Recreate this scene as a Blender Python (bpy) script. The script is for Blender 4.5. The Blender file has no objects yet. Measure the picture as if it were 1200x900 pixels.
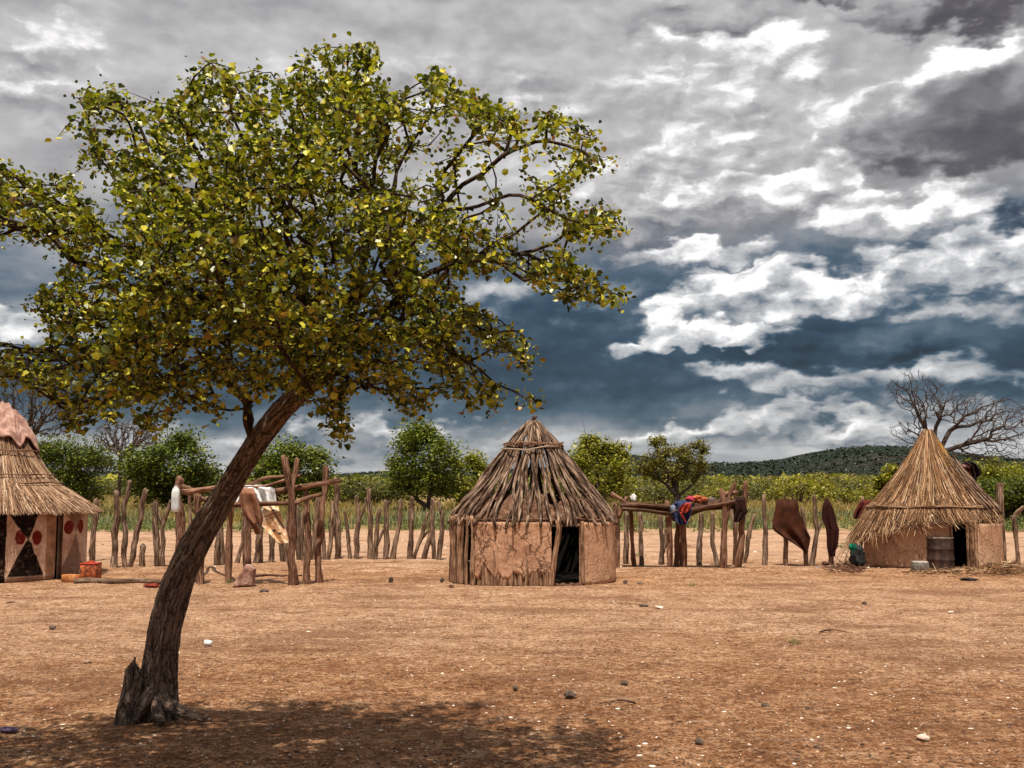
import bpy, math, random
import numpy as np
from mathutils import Vector
rng = np.random.default_rng(7); random.seed(7)
sc = bpy.context.scene
COL = sc.collection
R = math.radians
H = 1.65; F = 1200.0; TH = math.atan(112/1200.0)
CT, ST = math.cos(TH), math.sin(TH)

# ---------------------------------------------------------------- picking real places from photo directions
def ray(px, py):
    u = (px-600)/F; v = (450-py)/F
    return np.array([u, CT-ST*v, ST+CT*v])
def P(px, py, Y):
    d = ray(px, py)
    return np.array([d[0]/d[1]*Y, Y, H+d[2]/d[1]*Y])
def G(px, py):
    d = ray(px, py)
    t = -H/d[2]
    return np.array([d[0]*t, d[1]*t, 0.0])

# ---------------------------------------------------------------- numpy value noise
def _h(i, j, k, s):
    n = (i*374761393 + j*668265263 + k*2147483647 + s*1274126177) & 0xffffffff
    n = ((n ^ (n >> 13)) * 1274126177) & 0xffffffff
    n = ((n ^ (n >> 16)) * 2246822519) & 0xffffffff
    return ((n ^ (n >> 15)) & 0xffff)/65535.0
def vn(p, s=0):
    p = np.asarray(p, float); f = np.floor(p).astype(np.int64); t = p-f; t = t*t*(3-2*t)
    i, j, k = f[..., 0], f[..., 1], f[..., 2]; x, y, z = t[..., 0], t[..., 1], t[..., 2]
    r = 0
    for a in (0, 1):
        for b in (0, 1):
            for c in (0, 1):
                r = r + _h(i+a, j+b, k+c, s)*(x if a else 1-x)*(y if b else 1-y)*(z if c else 1-z)
    return r
def fbm(p, o=4, s=0):
    p = np.asarray(p, float); r = 0; a = .5
    for q in range(o):
        r = r+a*vn(p*(2**q)+q*17.3, s+q); a *= .5
    return r/(1-.5**o)

# ---------------------------------------------------------------- mesh builder
ORG = {}
def link(o, parent):
    COL.objects.link(o)
    if parent is not None:
        o.parent = parent
def empty(name, loc):
    o = bpy.data.objects.new(name, None); o.location = loc; o.empty_display_size = .2
    COL.objects.link(o); ORG[o] = np.array(loc, float)
    return o
def tag(o, label=None, cat=None, group=None, kind=None):
    if label: o['label'] = label
    if cat: o['category'] = cat
    if group: o['group'] = group
    if kind: o['kind'] = kind
    return o
class MB:
    def __init__(s): s.v = []; s.f = []; s.n = 0; s.wc = []; s.c = []; s.hasc = False
    def add(s, v, f, wc=None, c=None):
        v = np.asarray(v, float).reshape(-1, 3)
        s.v.append(v); s.f.append((s.n, f))
        s.wc.append(v if wc is None else np.asarray(wc, float).reshape(-1, 3))
        if c is None: s.c.append(np.ones((len(v), 3)))
        else: s.c.append(np.asarray(c, float).reshape(-1, 3)); s.hasc = True
        s.n += len(v); return s
    def tube(s, pts, rad, seg=8, cap=True, disp=None, rough=0, sub=0, seed=0):
        pts = np.asarray(pts, float); rad = np.asarray(rad, float)*np.ones(len(pts))
        if sub and len(pts) > 1:   # catmull-rom refine
            n = len(pts); q = []; rr = []
            e = np.vstack([2*pts[0]-pts[1], pts, 2*pts[-1]-pts[-2]])
            for i in range(n-1):
                a, b, c, d = e[i], e[i+1], e[i+2], e[i+3]
                for k in range(sub):
                    t = k/sub
                    q.append(.5*((2*b)+(-a+c)*t+(2*a-5*b+4*c-d)*t*t+(-a+3*b-3*c+d)*t**3)); rr.append(rad[i]*(1-t)+rad[i+1]*t)
            q.append(pts[-1]); rr.append(rad[-1]); pts = np.array(q); rad = np.array(rr)
        n = len(pts)
        T = np.gradient(pts, axis=0); T /= (np.linalg.norm(T, axis=1)[:, None]+1e-9)
        ref = np.array([0, 1, 0.]) if abs(T[0][1]) < .9 else np.array([1., 0, 0])
        A = np.zeros_like(pts); a = ref-T[0]*ref.dot(T[0]); a /= np.linalg.norm(a)
        for i in range(n):
            a = a-T[i]*a.dot(T[i]); a /= (np.linalg.norm(a)+1e-9); A[i] = a
        B = np.cross(T, A)
        L = np.concatenate([[0], np.cumsum(np.linalg.norm(np.diff(pts, axis=0), axis=1))])
        th = np.arange(seg)/seg*2*math.pi
        ca, sa = np.cos(th)[None, :], np.sin(th)[None, :]
        rr = rad[:, None]*np.ones((1, seg))
        LL = L[:, None]*np.ones((1, seg)); TT = th[None, :]*np.ones((n, 1))
        if disp is not None: rr = disp(rr, TT, LL)
        if rough:
            q = np.stack([ca*1.7+seed*3.1+0*LL, sa*1.7+0*LL, LL*6], -1)
            rr = rr*(1+rough*(fbm(q, 3, seed)*2-1))
        V = pts[:, None, :]+rr[..., None]*(ca[..., None]*A[:, None, :]+sa[..., None]*B[:, None, :])
        W = np.stack([ca*rr+seed*1.37, sa*rr+seed*.73, LL], -1)
        f = []
        for i in range(n-1):
            for j in range(seg):
                k = (j+1) % seg
                f.append((i*seg+j, i*seg+k, (i+1)*seg+k, (i+1)*seg+j))
        V = V.reshape(-1, 3); W = W.reshape(-1, 3)
        if cap:
            m = len(V); V = np.vstack([V, pts[0], pts[-1]]); W = np.vstack([W, W[0], W[-1]])
            for j in range(seg):
                k = (j+1) % seg
                f.append((m, k, j)); f.append((m+1, (n-1)*seg+j, (n-1)*seg+k))
        return s.add(V, f, W)
    def grid(s, V, c=None, wc=None, wrapu=False):
        n, m = V.shape[:2]; f = []
        for i in range(n-1):
            for j in range(m if wrapu else m-1):
                k = (j+1) % m
                f.append((i*m+j, i*m+k, (i+1)*m+k, (i+1)*m+j))
        return s.add(V.reshape(-1, 3), f, wc, c)
    def lathe(s, prof, cen, seg=32, wob=0):
        th = np.arange(seg)/seg*2*math.pi
        V = np.array([[(cen[0]+r*(1+wob*math.sin(3*a+z*9))*math.cos(a), cen[1]+r*(1+wob*math.cos(2*a+z*5))*math.sin(a), cen[2]+z) for a in th] for r, z in prof])
        return s.grid(V, wrapu=True)
    def rock(s, cen, sz, seed=0, sub=2, amp=.35, rot=None):
        key = sub
        if key not in ICO:
            import bmesh
            b = bmesh.new(); bmesh.ops.create_icosphere(b, subdivisions=sub, radius=1)
            ICO[key] = (np.array([v.co[:] for v in b.verts]), [tuple(v.index for v in f.verts) for f in b.faces]); b.free()
        v, f = ICO[key]
        d = 1+amp*(fbm(v*1.3+seed*7.7, 3, seed)*2-1)
        v = v*d[:, None]
        # facet: flatten along a few planes
        r2 = np.random.default_rng(seed+5)
        for _ in range(6):
            nrm = r2.normal(size=3); nrm /= np.linalg.norm(nrm); h = v@nrm; lim = .72
            v = v-np.clip(h-lim, 0, None)[:, None]*nrm*.85
        v = v*np.asarray(sz)
        if rot: c_, s_ = math.cos(rot), math.sin(rot); v = np.stack([v[:, 0]*c_-v[:, 1]*s_, v[:, 0]*s_+v[:, 1]*c_, v[:, 2]], -1)
        return s.add(v+np.asarray(cen), f)
    def build(s, name, mat, parent=None, smooth=True, loc=None):
        V = np.vstack(s.v); W = np.vstack(s.wc)
        F_ = []
        for off, f in s.f:
            if isinstance(f, np.ndarray): F_.extend((f+off).tolist())
            elif off: F_.extend([tuple(i+off for i in q) for q in f])
            else: F_.extend(f)
        if parent is not None: o0 = ORG[parent]
        elif loc is not None: o0 = np.array(loc, float)
        else: o0 = np.array([(V[:, 0].min()+V[:, 0].max())/2, (V[:, 1].min()+V[:, 1].max())/2, V[:, 2].min()])
        me = bpy.data.meshes.new(name); me.from_pydata((V-o0).tolist(), [], F_)
        at = me.attributes.new('wc', 'FLOAT_VECTOR', 'POINT'); at.data.foreach_set('vector', W.astype(np.float32).ravel())
        if s.hasc:
            C = np.vstack(s.c); C = np.hstack([C, np.ones((len(C), 1))])
            ca = me.color_attributes.new('paint', 'FLOAT_COLOR', 'POINT'); ca.data.foreach_set('color', C.astype(np.float32).ravel())
        me.polygons.foreach_set('use_smooth', [smooth]*len(me.polygons))
        me.materials.append(mat); me.update()
        o = bpy.data.objects.new(name, me)
        link(o, parent); ORG[o] = o0
        if parent is None: o.location = o0
        return o
ICO = {}

# ---------------------------------------------------------------- node helpers
class NB:
    def __init__(s, tree): s.t = tree; s.n = tree.nodes; s.l = tree.links
    def _in(s, sock, v):
        if v is None: return
        if isinstance(v, bpy.types.NodeSocket): s.l.new(v, sock)
        elif isinstance(v, (tuple, list)) and len(v) == 3 and sock.type == 'RGBA': sock.default_value = (*v, 1)
        else: sock.default_value = v
    def m(s, op, a, b=None, c=None, clamp=False):
        n = s.n.new('ShaderNodeMath'); n.operation = op; n.use_clamp = clamp
        for i, v in enumerate((a, b, c)): s._in(n.inputs[i], v)
        return n.outputs[0]
    def vm(s, op, a, b=None):
        n = s.n.new('ShaderNodeVectorMath'); n.operation = op; s._in(n.inputs[0], a); s._in(n.inputs[1], b)
        return n.outputs[0]
    def noise(s, vec, scale, detail=4, rough=.55, dist=0, out=0):
        n = s.n.new('ShaderNodeTexNoise'); s._in(n.inputs['Vector'], vec)
        n.inputs['Scale'].default_value = scale; n.inputs['Detail'].default_value = detail
        n.inputs['Roughness'].default_value = rough; n.inputs['Distortion'].default_value = dist
        return n.outputs[out]
    def voro(s, vec, scale, feat='F1', out='Distance', rnd=1):
        n = s.n.new('ShaderNodeTexVoronoi'); n.feature = feat; s._in(n.inputs['Vector'], vec); n.inputs['Scale'].default_value = scale
        n.inputs['Randomness'].default_value = rnd
        return n.outputs[out]
    def ramp(s, fac, stops, mode='LINEAR'):
        n = s.n.new('ShaderNodeValToRGB'); s._in(n.inputs[0], fac); cr = n.color_ramp; cr.interpolation = mode
        while len(cr.elements) > 1: cr.elements.remove(cr.elements[-1])
        for i, (p, c) in enumerate(stops):
            e = cr.elements[0] if i == 0 else cr.elements.new(p)
            e.position = p; c = (c, c, c) if isinstance(c, (int, float)) else c
            e.color = (*c, 1)
        return n.outputs[0]
    def mix(s, fac, a, b, mode='MIX'):
        n = s.n.new('ShaderNodeMix'); n.data_type = 'RGBA'; n.blend_type = mode
        s._in(n.inputs[0], fac); s._in(n.inputs[6], a); s._in(n.inputs[7], b)
        return n.outputs[2]
    def mr(s, v, a, b, c=0., d=1., smooth=True):
        n = s.n.new('ShaderNodeMapRange'); n.interpolation_type = 'SMOOTHSTEP' if smooth else 'LINEAR'
        for i, q in enumerate((v, a, b, c, d)): s._in(n.inputs[i], q)
        return n.outputs[0]
    def comb(s, x, y, z):
        n = s.n.new('ShaderNodeCombineXYZ')
        for i, v in enumerate((x, y, z)): s._in(n.inputs[i], v)
        return n.outputs[0]
    def sep(s, v):
        n = s.n.new('ShaderNodeSeparateXYZ'); s._in(n.inputs[0], v); return n.outputs
    def attr(s, name, out='Vector'):
        n = s.n.new('ShaderNodeAttribute'); n.attribute_name = name; return n.outputs[out]
    def geo(s, out): return s.n.new('ShaderNodeNewGeometry').outputs[out]
    def oinfo(s, out='Random'): return s.n.new('ShaderNodeObjectInfo').outputs[out]
    def tex(s, out): return s.n.new('ShaderNodeTexCoord').outputs[out]
    def bump(s, h, strength=.5, dist=.01):
        n = s.n.new('ShaderNodeBump'); s._in(n.inputs['Height'], h); n.inputs['Strength'].default_value = strength; n.inputs['Distance'].default_value = dist
        return n.outputs[0]
    def bsdf(s, col, rough=.85, normal=None, spec=.2, metal=0):
        n = s.n.new('ShaderNodeBsdfPrincipled'); s._in(n.inputs['Base Color'], col); s._in(n.inputs['Roughness'], rough)
        n.inputs['Specular IOR Level'].default_value = spec; n.inputs['Metallic'].default_value = metal
        if normal is not None: s.l.new(normal, n.inputs['Normal'])
        return n
    def out(s, sh):
        o = s.n.new('ShaderNodeOutputMaterial'); s.l.new(sh.outputs[0] if hasattr(sh, 'outputs') else sh, o.inputs[0])
def newmat(name):
    m = bpy.data.materials.new(name); m.use_nodes = True; m.node_tree.nodes.clear()
    return m, NB(m.node_tree)

def wood(name, dark, mid, light, strength=.7, sc_=1.0, vary=.25, knots=True):
    m, b = newmat(name)
    w = b.attr('wc'); st = b.vm('MULTIPLY', w, (28*sc_, 28*sc_, 2.6*sc_))
    oi = b.oinfo(); off = b.comb(b.m('MULTIPLY', oi, 31.), b.m('MULTIPLY', oi, 17.), b.m('MULTIPLY', oi, 53.))
    v1 = b.vm('ADD', st, off)
    fib = b.noise(v1, 1.6, 5, .65, .6)
    big = b.noise(b.vm('ADD', b.vm('MULTIPLY', w, (5, 5, 2.5)), off), 1.3, 3)
    f = b.m('ADD', b.m('MULTIPLY', fib, .75), b.m('MULTIPLY', big, .35))
    col = b.ramp(f, [(.38, dark), (.52, mid), (.68, light)])
    isl = b.geo('Random Per Island')
    hv = b.m('ADD', b.m('MULTIPLY', b.m('ADD', oi, isl), vary), 1-vary)
    col = b.mix(1, col, b.comb(hv, hv, hv), 'MULTIPLY')
    crack = b.m('SUBTRACT', 1, b.mr(b.noise(b.vm('MULTIPLY', v1, (1, 1, .6)), 2.2, 3, .5), .36, .42))
    col = b.mix(b.m('MULTIPLY', crack, .75), col, tuple(c*.35 for c in dark))
    h = b.m('SUBTRACT', fib, b.m('MULTIPLY', crack, .6))
    b.out(b.bsdf(col, .9, b.bump(h, strength, .012), .12)); return m
def plainmat(name, cols, scale=6, rough=.9, bump=.3, dist=.008, spec=.2, metal=0, isl=0, detail=5, sharp=(.35, .65)):
    m, b = newmat(name)
    p = b.tex('Object'); n = b.noise(p, scale, detail, .62)
    col = b.ramp(n, [(sharp[0], cols[0]), (.5*(sharp[0]+sharp[1]), cols[1]), (sharp[1], cols[2])])
    if isl:
        r = b.geo('Random Per Island'); k = b.m('ADD', b.m('MULTIPLY', r, isl), 1-isl*.6); col = b.mix(1, col, b.comb(k, k, k), 'MULTIPLY')
    b.out(b.bsdf(col, rough, b.bump(b.noise(p, scale*4, 4, .6), bump, dist), spec, metal)); return m
def leafmat(name, stops, transl=.35, rough=.4, spec=.4, vary=.5, objvar=0):
    m, b = newmat(name)
    r = b.geo('Random Per Island'); col = b.ramp(r, stops)
    p = b.geo('Position'); big = b.noise(p, .9, 2)
    k = b.m('ADD', b.m('MULTIPLY', big, vary), 1-vary/2)
    if objvar: k = b.m('MULTIPLY', k, b.m('ADD', b.m('MULTIPLY', b.oinfo(), objvar), 1-objvar/2))
    col = b.mix(1, col, b.comb(k, k, k), 'MULTIPLY')
    s1 = b.bsdf(col, rough, None, spec)
    t = b.n.new('ShaderNodeBsdfTranslucent'); b.l.new(b.mix(1, col, (1.0, 1.2, .5), 'MULTIPLY'), t.inputs[0])
    mx = b.n.new('ShaderNodeMixShader'); mx.inputs[0].default_value = transl
    b.l.new(s1.outputs[0], mx.inputs[1]); b.l.new(t.outputs[0], mx.inputs[2]); b.out(mx); return m

# ---------------------------------------------------------------- camera, render, world, sun
cam = bpy.data.cameras.new('camera'); co = bpy.data.objects.new('camera', cam); COL.objects.link(co)
cam.sensor_width = 36; cam.lens = 36; cam.clip_end = 6000; cam.clip_start = .05
co.location = (0, 0, H); co.rotation_euler = (math.pi/2+TH, 0, 0); sc.camera = co
sc.view_settings.view_transform = 'Standard'; sc.view_settings.look = 'None'; sc.view_settings.exposure = 0.32; sc.view_settings.gamma = 1
sc.render.engine = 'CYCLES'; sc.cycles.max_bounces = 6; sc.cycles.diffuse_bounces = 3; sc.cycles.transmission_bounces = 3; sc.cycles.transparent_max_bounces = 4
sc.cycles.caustics_reflective = False; sc.cycles.caustics_refractive = False
SUN = np.array([-.03, -.32, .93]); SUN /= np.linalg.norm(SUN)
sl = bpy.data.lights.new('sun', 'SUN'); sl.energy = 5.0; sl.angle = R(.6); sl.color = (1, .91, .78)
so = bpy.data.objects.new('sun', sl); COL.objects.link(so)
so.rotation_euler = Vector(SUN).to_track_quat('Z', 'Y').to_euler(); so.location = (0, -20, 40)
# ---------------------------------------------------------------- sky: daylight sky under broken storm cloud
w = bpy.data.worlds.new('World'); sc.world = w; w.use_nodes = True; w.node_tree.nodes.clear()
try: w.cycles.sampling_method = 'MANUAL'; w.cycles.sample_map_resolution = 256
except Exception: pass
b = NB(w.node_tree)
def AE(px, py):
    d = ray(px, py); d = d/np.linalg.norm(d); return math.atan2(d[0], d[1]), math.asin(d[2])
dirv = b.tex('Generated'); x, y, z = b.sep(dirv)
U = b.m('ARCTAN2', x, y); V = b.m('ARCSINE', z)
den = b.m('ADD', b.m('MAXIMUM', z, 0.), .07)
planar = b.comb(b.m('DIVIDE', x, den), b.m('DIVIDE', y, den), 0.)
ang = b.comb(b.m('MULTIPLY', U, 1.), b.m('MULTIPLY', V, 1.9), 0.)
# domain warp
wz = b.noise(ang, 7, 3, .58, 0, 1)
wz2 = b.noise(ang, 26, 3, .6, 0, 1)
w3 = b.vm('ADD', b.vm('MULTIPLY', b.vm('SUBTRACT', wz, (.5, .5, .5)), (.17, .10, 0)), b.vm('MULTIPLY', b.vm('SUBTRACT', wz2, (.5, .5, .5)), (.045, .04, 0)))
wu, wv, _ = b.sep(w3)
Uw = b.m('ADD', U, wu); Vw = b.m('ADD', V, wv)
def puff(vec):   # heaped, rounded billows broken up by finer wisps
    v1 = b.voro(vec, 15, 'SMOOTH_F1'); v2 = b.voro(vec, 37, 'SMOOTH_F1'); n_ = b.noise(vec, 18, 5, .6)
    q = b.m('MULTIPLY_ADD', v1, -.55, b.m('MULTIPLY', n_, .75))
    return b.m('ADD', b.m('MULTIPLY_ADD', v2, -.26, q), .45)
angw = b.vm('ADD', ang, b.vm('MULTIPLY', b.vm('SUBTRACT', wz2, (.5, .5, .5)), (.030, .030, 0)))
fb = puff(angw)
fb_up = puff(b.vm('ADD', angw, (-.005, .016, 0)))     # sampled a step towards the light: lit tops, dull bases
fb2 = b.noise(ang, 5.5, 4, .55)
fb2u = b.noise(b.vm('ADD', ang, (-.01, .04, 0)), 5.5, 4, .55)
pl = b.noise(planar, .75, 5, .55, .4)
pl2 = b.noise(b.vm('ADD', planar, (31, 7, 0)), .28, 3, .5)
def el(py): return AE(600, py)[1]
E0 = el(0)
Vn = b.m('DIVIDE', b.m('ADD', V, b.m('MULTIPLY', wv, .35)), E0)
def prof(lst): return sorted([(max(0, min(1, el(p)/E0)), v) for p, v in lst])
base_r = b.ramp(Vn, prof([(562, .70), (535, .66), (515, .60), (497, .42), (470, .26), (440, .16), (400, .18), (350, .30), (310, .38), (260, .58), (215, .72), (130, .76), (60, .70), (0, .66)]))
base_l = b.ramp(Vn, prof([(562, .62), (520, .56), (500, .32), (470, .18), (430, .30), (395, .60), (350, .50), (300, .66), (250, .74), (180, .66), (110, .74), (50, .66), (0, .72)]))
B = b.m('ADD', b.m('MULTIPLY', base_r, b.mr(Uw, -.42, -.28)), b.m('MULTIPLY', base_l, b.m('SUBTRACT', 1, b.mr(Uw, -.42, -.28))))
B = b.m('ADD', B, b.m('MULTIPLY', b.m('SUBTRACT', pl, .5), .26))
B = b.m('ADD', B, b.m('MULTIPLY', b.m('SUBTRACT', pl2, .5), .35))
B = b.m('ADD', B, b.m('MULTIPLY', b.m('SUBTRACT', fb2, fb2u), .65))
B = b.m('ADD', B, b.m('MULTIPLY', b.m('SUBTRACT', fb, fb_up), .20))
# individual cloud masses: px, py, rx, ry, bottom, top brightness, softness, flatness of the base
CL = [(840, 140, 190, 95, .66, .93, .8, 1.0), (885, 88, 88, 52, .70, 1.02, .4, 1.4), (740, 205, 170, 42, .62, .84, .7, 1.3), (560, 120, 200, 55, .56, .80, .9, 1.2),
      (1000, 150, 90, 60, .60, .86, .7, 1.3), (1135, 92, 92, 52, .70, 1.12, .35, 1.2), (1190, 70, 60, 50, .6, 1.05, .4, 1.2),
      (1155, 170, 145, 74, .02, .34, .40, 2.4), (1060, 180, 50, 34, .34, .60, .8, 1.8),
      (770, 262, 120, 18, .44, .66, .7, 1.5), (890, 232, 145, 30, .52, 1.02, .38, 1.8), (985, 212, 52, 28, .60, 1.02, .4, 1.6), (700, 250, 80, 24, .56, .88, .6, 1.4),
      (1010, 262, 60, 24, .45, .80, .5, 1.5), (1090, 262, 92, 38, .55, 1.06, .36, 1.7), (1180, 270, 30, 16, .08, .25, .6, 1.5),
      (795, 300, 95, 20, .56, 1.0, .38, 2.0), (1110, 312, 118, 30, .50, .98, .42, 1.7), (850, 322, 60, 14, .6, .95, .5, 1.5),
      (905, 350, 128, 32, .50, 1.05, .34, 2.0), (1140, 362, 100, 28, .38, .76, .55, 1.6), (780, 372, 50, 22, .6, 1.0, .4, 1.8), (840, 392, 108, 28, .52, 1.05, .34, 2.0), (718, 396, 38, 22, .5, .95, .4, 1.6),
      (1000, 398, 70, 20, .10, .28, .6, 1.6), (1075, 405, 90, 24, .14, .36, .6, 1.6), (700, 425, 230, 30, .06, .22, .8, 1.0), (935, 425, 60, 18, .06, .22, .6, 1.0),
      (880, 452, 75, 24, .50, .92, .45, 1.5), (1110, 452, 110, 24, .44, .68, .6, 1.4), (1000, 470, 120, 24, .40, .66, .6, 1.4), (940, 505, 260, 16, .50, .78, .6, 1.4),
      (50, 75, 75, 60, .62, .95, .8, 1.2), (20, 395, 85, 20, .6, .96, .45, 1.8), (640, 345, 120, 34, .36, .60, .8, 1.3), (420, 515, 260, 14, .5, .74, .6, 1.3),
      (1110, 8, 130, 20, .10, .30, .6, 1.3), (960, 3, 60, 12, .2, .4, .6, 1.5), (830, 28, 90, 20, .42, .62, .8, 1.3)]
lit = b.m('SUBTRACT', fb, fb_up)
nzd = b.m('MULTIPLY_ADD', fb, .72, -.36); nzl = b.m('MULTIPLY_ADD', fb, 1.05, -.55); lit5 = b.m('MULTIPLY', lit, .80); nzs = b.m('MULTIPLY_ADD', fb2, 1.6, -.8); lit3 = b.m('MULTIPLY', lit, .25)
for (px, py, rx, ry, lo, hi, sf, flat) in CL:
    cu, cv = AE(px, py); ru = rx/1200.; rv = ry/1160.
    du = b.m('MULTIPLY_ADD', Uw, 1/ru, -cu/ru); dv = b.m('MULTIPLY_ADD', Vw, 1/rv, -cv/rv)
    dv2 = b.m('MAXIMUM', dv, b.m('MULTIPLY', dv, -flat))
    d = b.m('SUBTRACT', b.m('SQRT', b.m('MULTIPLY_ADD', du, du, b.m('MULTIPLY', dv2, dv2))), nzd if hi > .5 else nzs)
    if hi < .5: sf = sf*1.5
    mask = b.mr(d, 1.14, 1.08-sf*1.15)
    if hi > .85: hi = .87+(hi-.87)*.8
    lum = b.m('SUBTRACT', b.m('ADD', b.mr(b.m('ADD', dv, nzl if hi > .5 else nzs), -.85, .80, lo, hi), lit5 if hi > .5 else lit3), B)
    B = b.m('MULTIPLY_ADD', mask, lum, B)
fine = b.noise(ang, 60, 3, .6)
B = b.m('ADD', B, b.m('MULTIPLY', b.m('SUBTRACT', fine, .5), .07), None, True)
blue = b.ramp(B, [(0, (.008, .016, .028)), (.18, (.026, .052, .085)), (.34, (.068, .108, .152)), (.5, (.195, .225, .262)), (.66, (.38, .395, .415)), (.82, (.56, .565, .575)), (1, (.96, .96, .96))])
warm = b.ramp(B, [(0, (.045, .040, .043)), (.25, (.11, .10, .105)), (.5, (.29, .28, .285)), (.66, (.42, .41, .41)), (.82, (.58, .57, .57)), (1, (1.0, .99, .98))])
col = b.mix(b.mr(Vw, el(330), el(230)), blue, warm)
nis = b.n.new('ShaderNodeTexSky'); nis.sky_type = 'NISHITA'; nis.sun_disc = False
nis.sun_elevation = math.asin(SUN[2]); nis.sun_rotation = math.atan2(SUN[0], SUN[1])
clouds = b.vm('MULTIPLY', col, (8.8, 8.7, 8.65))
fin = b.mix(.94, nis.outputs[0], clouds)
# below the horizon: earth-coloured, so nothing odd shows past the edge of the ground
fin = b.mix(b.mr(z, -.02, -.005), (1.6, 1.2, .9), fin)
for n_ in w.node_tree.nodes:
    if n_.type == 'TEX_NOISE': n_.noise_dimensions = '2D'
    if n_.type == 'TEX_VORONOI': n_.voronoi_dimensions = '2D'
bg = b.n.new('ShaderNodeBackground'); b.l.new(fin, bg.inputs[0]); bg.inputs[1].default_value = .1
o = b.n.new('ShaderNodeOutputWorld'); b.l.new(bg.outputs[0], o.inputs[0])

# ---------------------------------------------------------------- ground
m, b = newmat('bare_earth')
p = b.geo('Position'); px_, py_, pz_ = b.sep(p)
n1 = b.noise(p, .35, 6, .6); n2 = b.noise(p, 2.3, 6, .68); n3 = b.noise(p, 14, 5, .7); n4 = b.noise(p, 60, 4, .85)
f = b.m('ADD', b.m('ADD', b.m('MULTIPLY', n2, .28), b.m('MULTIPLY', n3, .34)), b.m('MULTIPLY', n4, .50))
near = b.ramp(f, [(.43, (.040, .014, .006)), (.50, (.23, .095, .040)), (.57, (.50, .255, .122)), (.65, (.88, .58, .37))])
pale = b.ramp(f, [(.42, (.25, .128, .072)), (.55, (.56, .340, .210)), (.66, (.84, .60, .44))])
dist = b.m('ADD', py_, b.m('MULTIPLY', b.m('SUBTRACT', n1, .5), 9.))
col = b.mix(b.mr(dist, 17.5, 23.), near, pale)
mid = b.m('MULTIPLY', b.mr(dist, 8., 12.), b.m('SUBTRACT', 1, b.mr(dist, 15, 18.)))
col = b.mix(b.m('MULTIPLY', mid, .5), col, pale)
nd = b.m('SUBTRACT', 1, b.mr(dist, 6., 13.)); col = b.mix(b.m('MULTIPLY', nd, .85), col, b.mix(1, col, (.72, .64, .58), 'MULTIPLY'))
ruts = b.noise(b.vm('MULTIPLY', p, (.4, 1.8, 1)), 1.5, 5, .75)
col = b.mix(b.m('MULTIPLY', b.mr(ruts, .55, .66), .5), col, (.24, .125, .07))
streak = b.noise(b.vm('ADD', b.vm('MULTIPLY', p, (.8, 2.4, 1)), (4, 9, 0)), 2.5, 5, .75)
col = b.mix(b.m('MULTIPLY', b.mr(streak, .55, .65), .35), col, (.74, .52, .36))
patch = b.noise(b.vm('ADD', b.vm('MULTIPLY', p, (.45, .9, 1)), (14, 2, 0)), 1.1, 5, .7)
col = b.mix(b.m('MULTIPLY', b.mr(patch, .50, .62), .55), col, (.20, .085, .040))
spk = b.noise(p, 38, 3, .6)
col = b.mix(b.m('MULTIPLY', b.mr(spk, .56, .62), .8), col, (.055, .026, .014))
grit = b.noise(b.vm('ADD', p, (7, 3, 0)), 17, 5, .85); gz = b.m('SUBTRACT', 1, b.m('MULTIPLY', b.mr(dist, 17., 24.), .6))
col = b.mix(b.m('MULTIPLY', b.m('MULTIPLY', b.m('SUBTRACT', 1, b.mr(grit, .40, .50)), .62), gz), col, (.10, .045, .022))
col = b.mix(b.m('MULTIPLY', b.m('MULTIPLY', b.mr(grit, .56, .66), .55), gz), col, (.80, .56, .37))
litter = b.voro(b.vm('MULTIPLY', p, (1, 1, 1)), 26, 'F1'); lmask = b.m('MULTIPLY', b.m('SUBTRACT', 1, b.mr(litter, .10, .18)), b.mr(b.noise(p, 1.7, 4, .6), .5, .62))
col = b.mix(b.m('MULTIPLY', lmask, .8), col, (.72, .60, .48))
gold = b.ramp(n2, [(.35, (.16, .13, .045)), (.5, (.30, .20, .085)), (.68, (.44, .30, .15))])
col = b.mix(b.mr(dist, 32., 37.), col, gold)
scrub = b.ramp(n2, [(.35, (.03, .05, .015)), (.6, (.09, .11, .03))])
col = b.mix(b.mr(dist, 80., 140.), col, scrub)
h = b.m('ADD', b.m('ADD', b.m('MULTIPLY', n2, .9), b.m('MULTIPLY', n3, .9)), b.m('ADD', b.m('MULTIPLY', n4, .7), b.m('MULTIPLY', b.noise(p, 33, 4, .7), .6)))
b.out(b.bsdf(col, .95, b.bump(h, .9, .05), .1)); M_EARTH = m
def axis(a, b_, step, far, k=1.25):
    v = list(np.arange(a, b_+step, step)); s = step; hi = v[-1]; lo = v[0]
    up = []; q = hi; s = step
    while q < far: s *= k; q += s; up.append(q)
    dn = []; q = lo; s = step
    while q > -far: s *= k; q -= s; dn.append(q)
    return np.array(dn[::-1]+v+up)
X = axis(-12, 12, .09, 3200); Yg = axis(4.2, 24, .09, 3200)
def relief(x, y):
    q = np.stack([x, y, 0*x], -1)
    h = (fbm(q*.8, 4, 3)-.5)*.05+(fbm(q*5, 3, 9)-.5)*.028
    h += .05*np.exp(-((y-19.0-.5*(vn(q*.4, 5)-.5))/.35)**2)*(.3+vn(q*1.3, 8))
    fade = np.clip((60-np.abs(x))/40, 0, 1)*np.clip((60-np.abs(y))/40, 0, 1)
    return h*fade
XX, YY = np.meshgrid(X, Yg); ZZ = relief(XX, YY)
g = MB(); g.grid(np.stack([XX, YY, ZZ], -1)); go = g.build('ground', M_EARTH, loc=(0, 0, 0)); tag(go, kind='structure')

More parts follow.
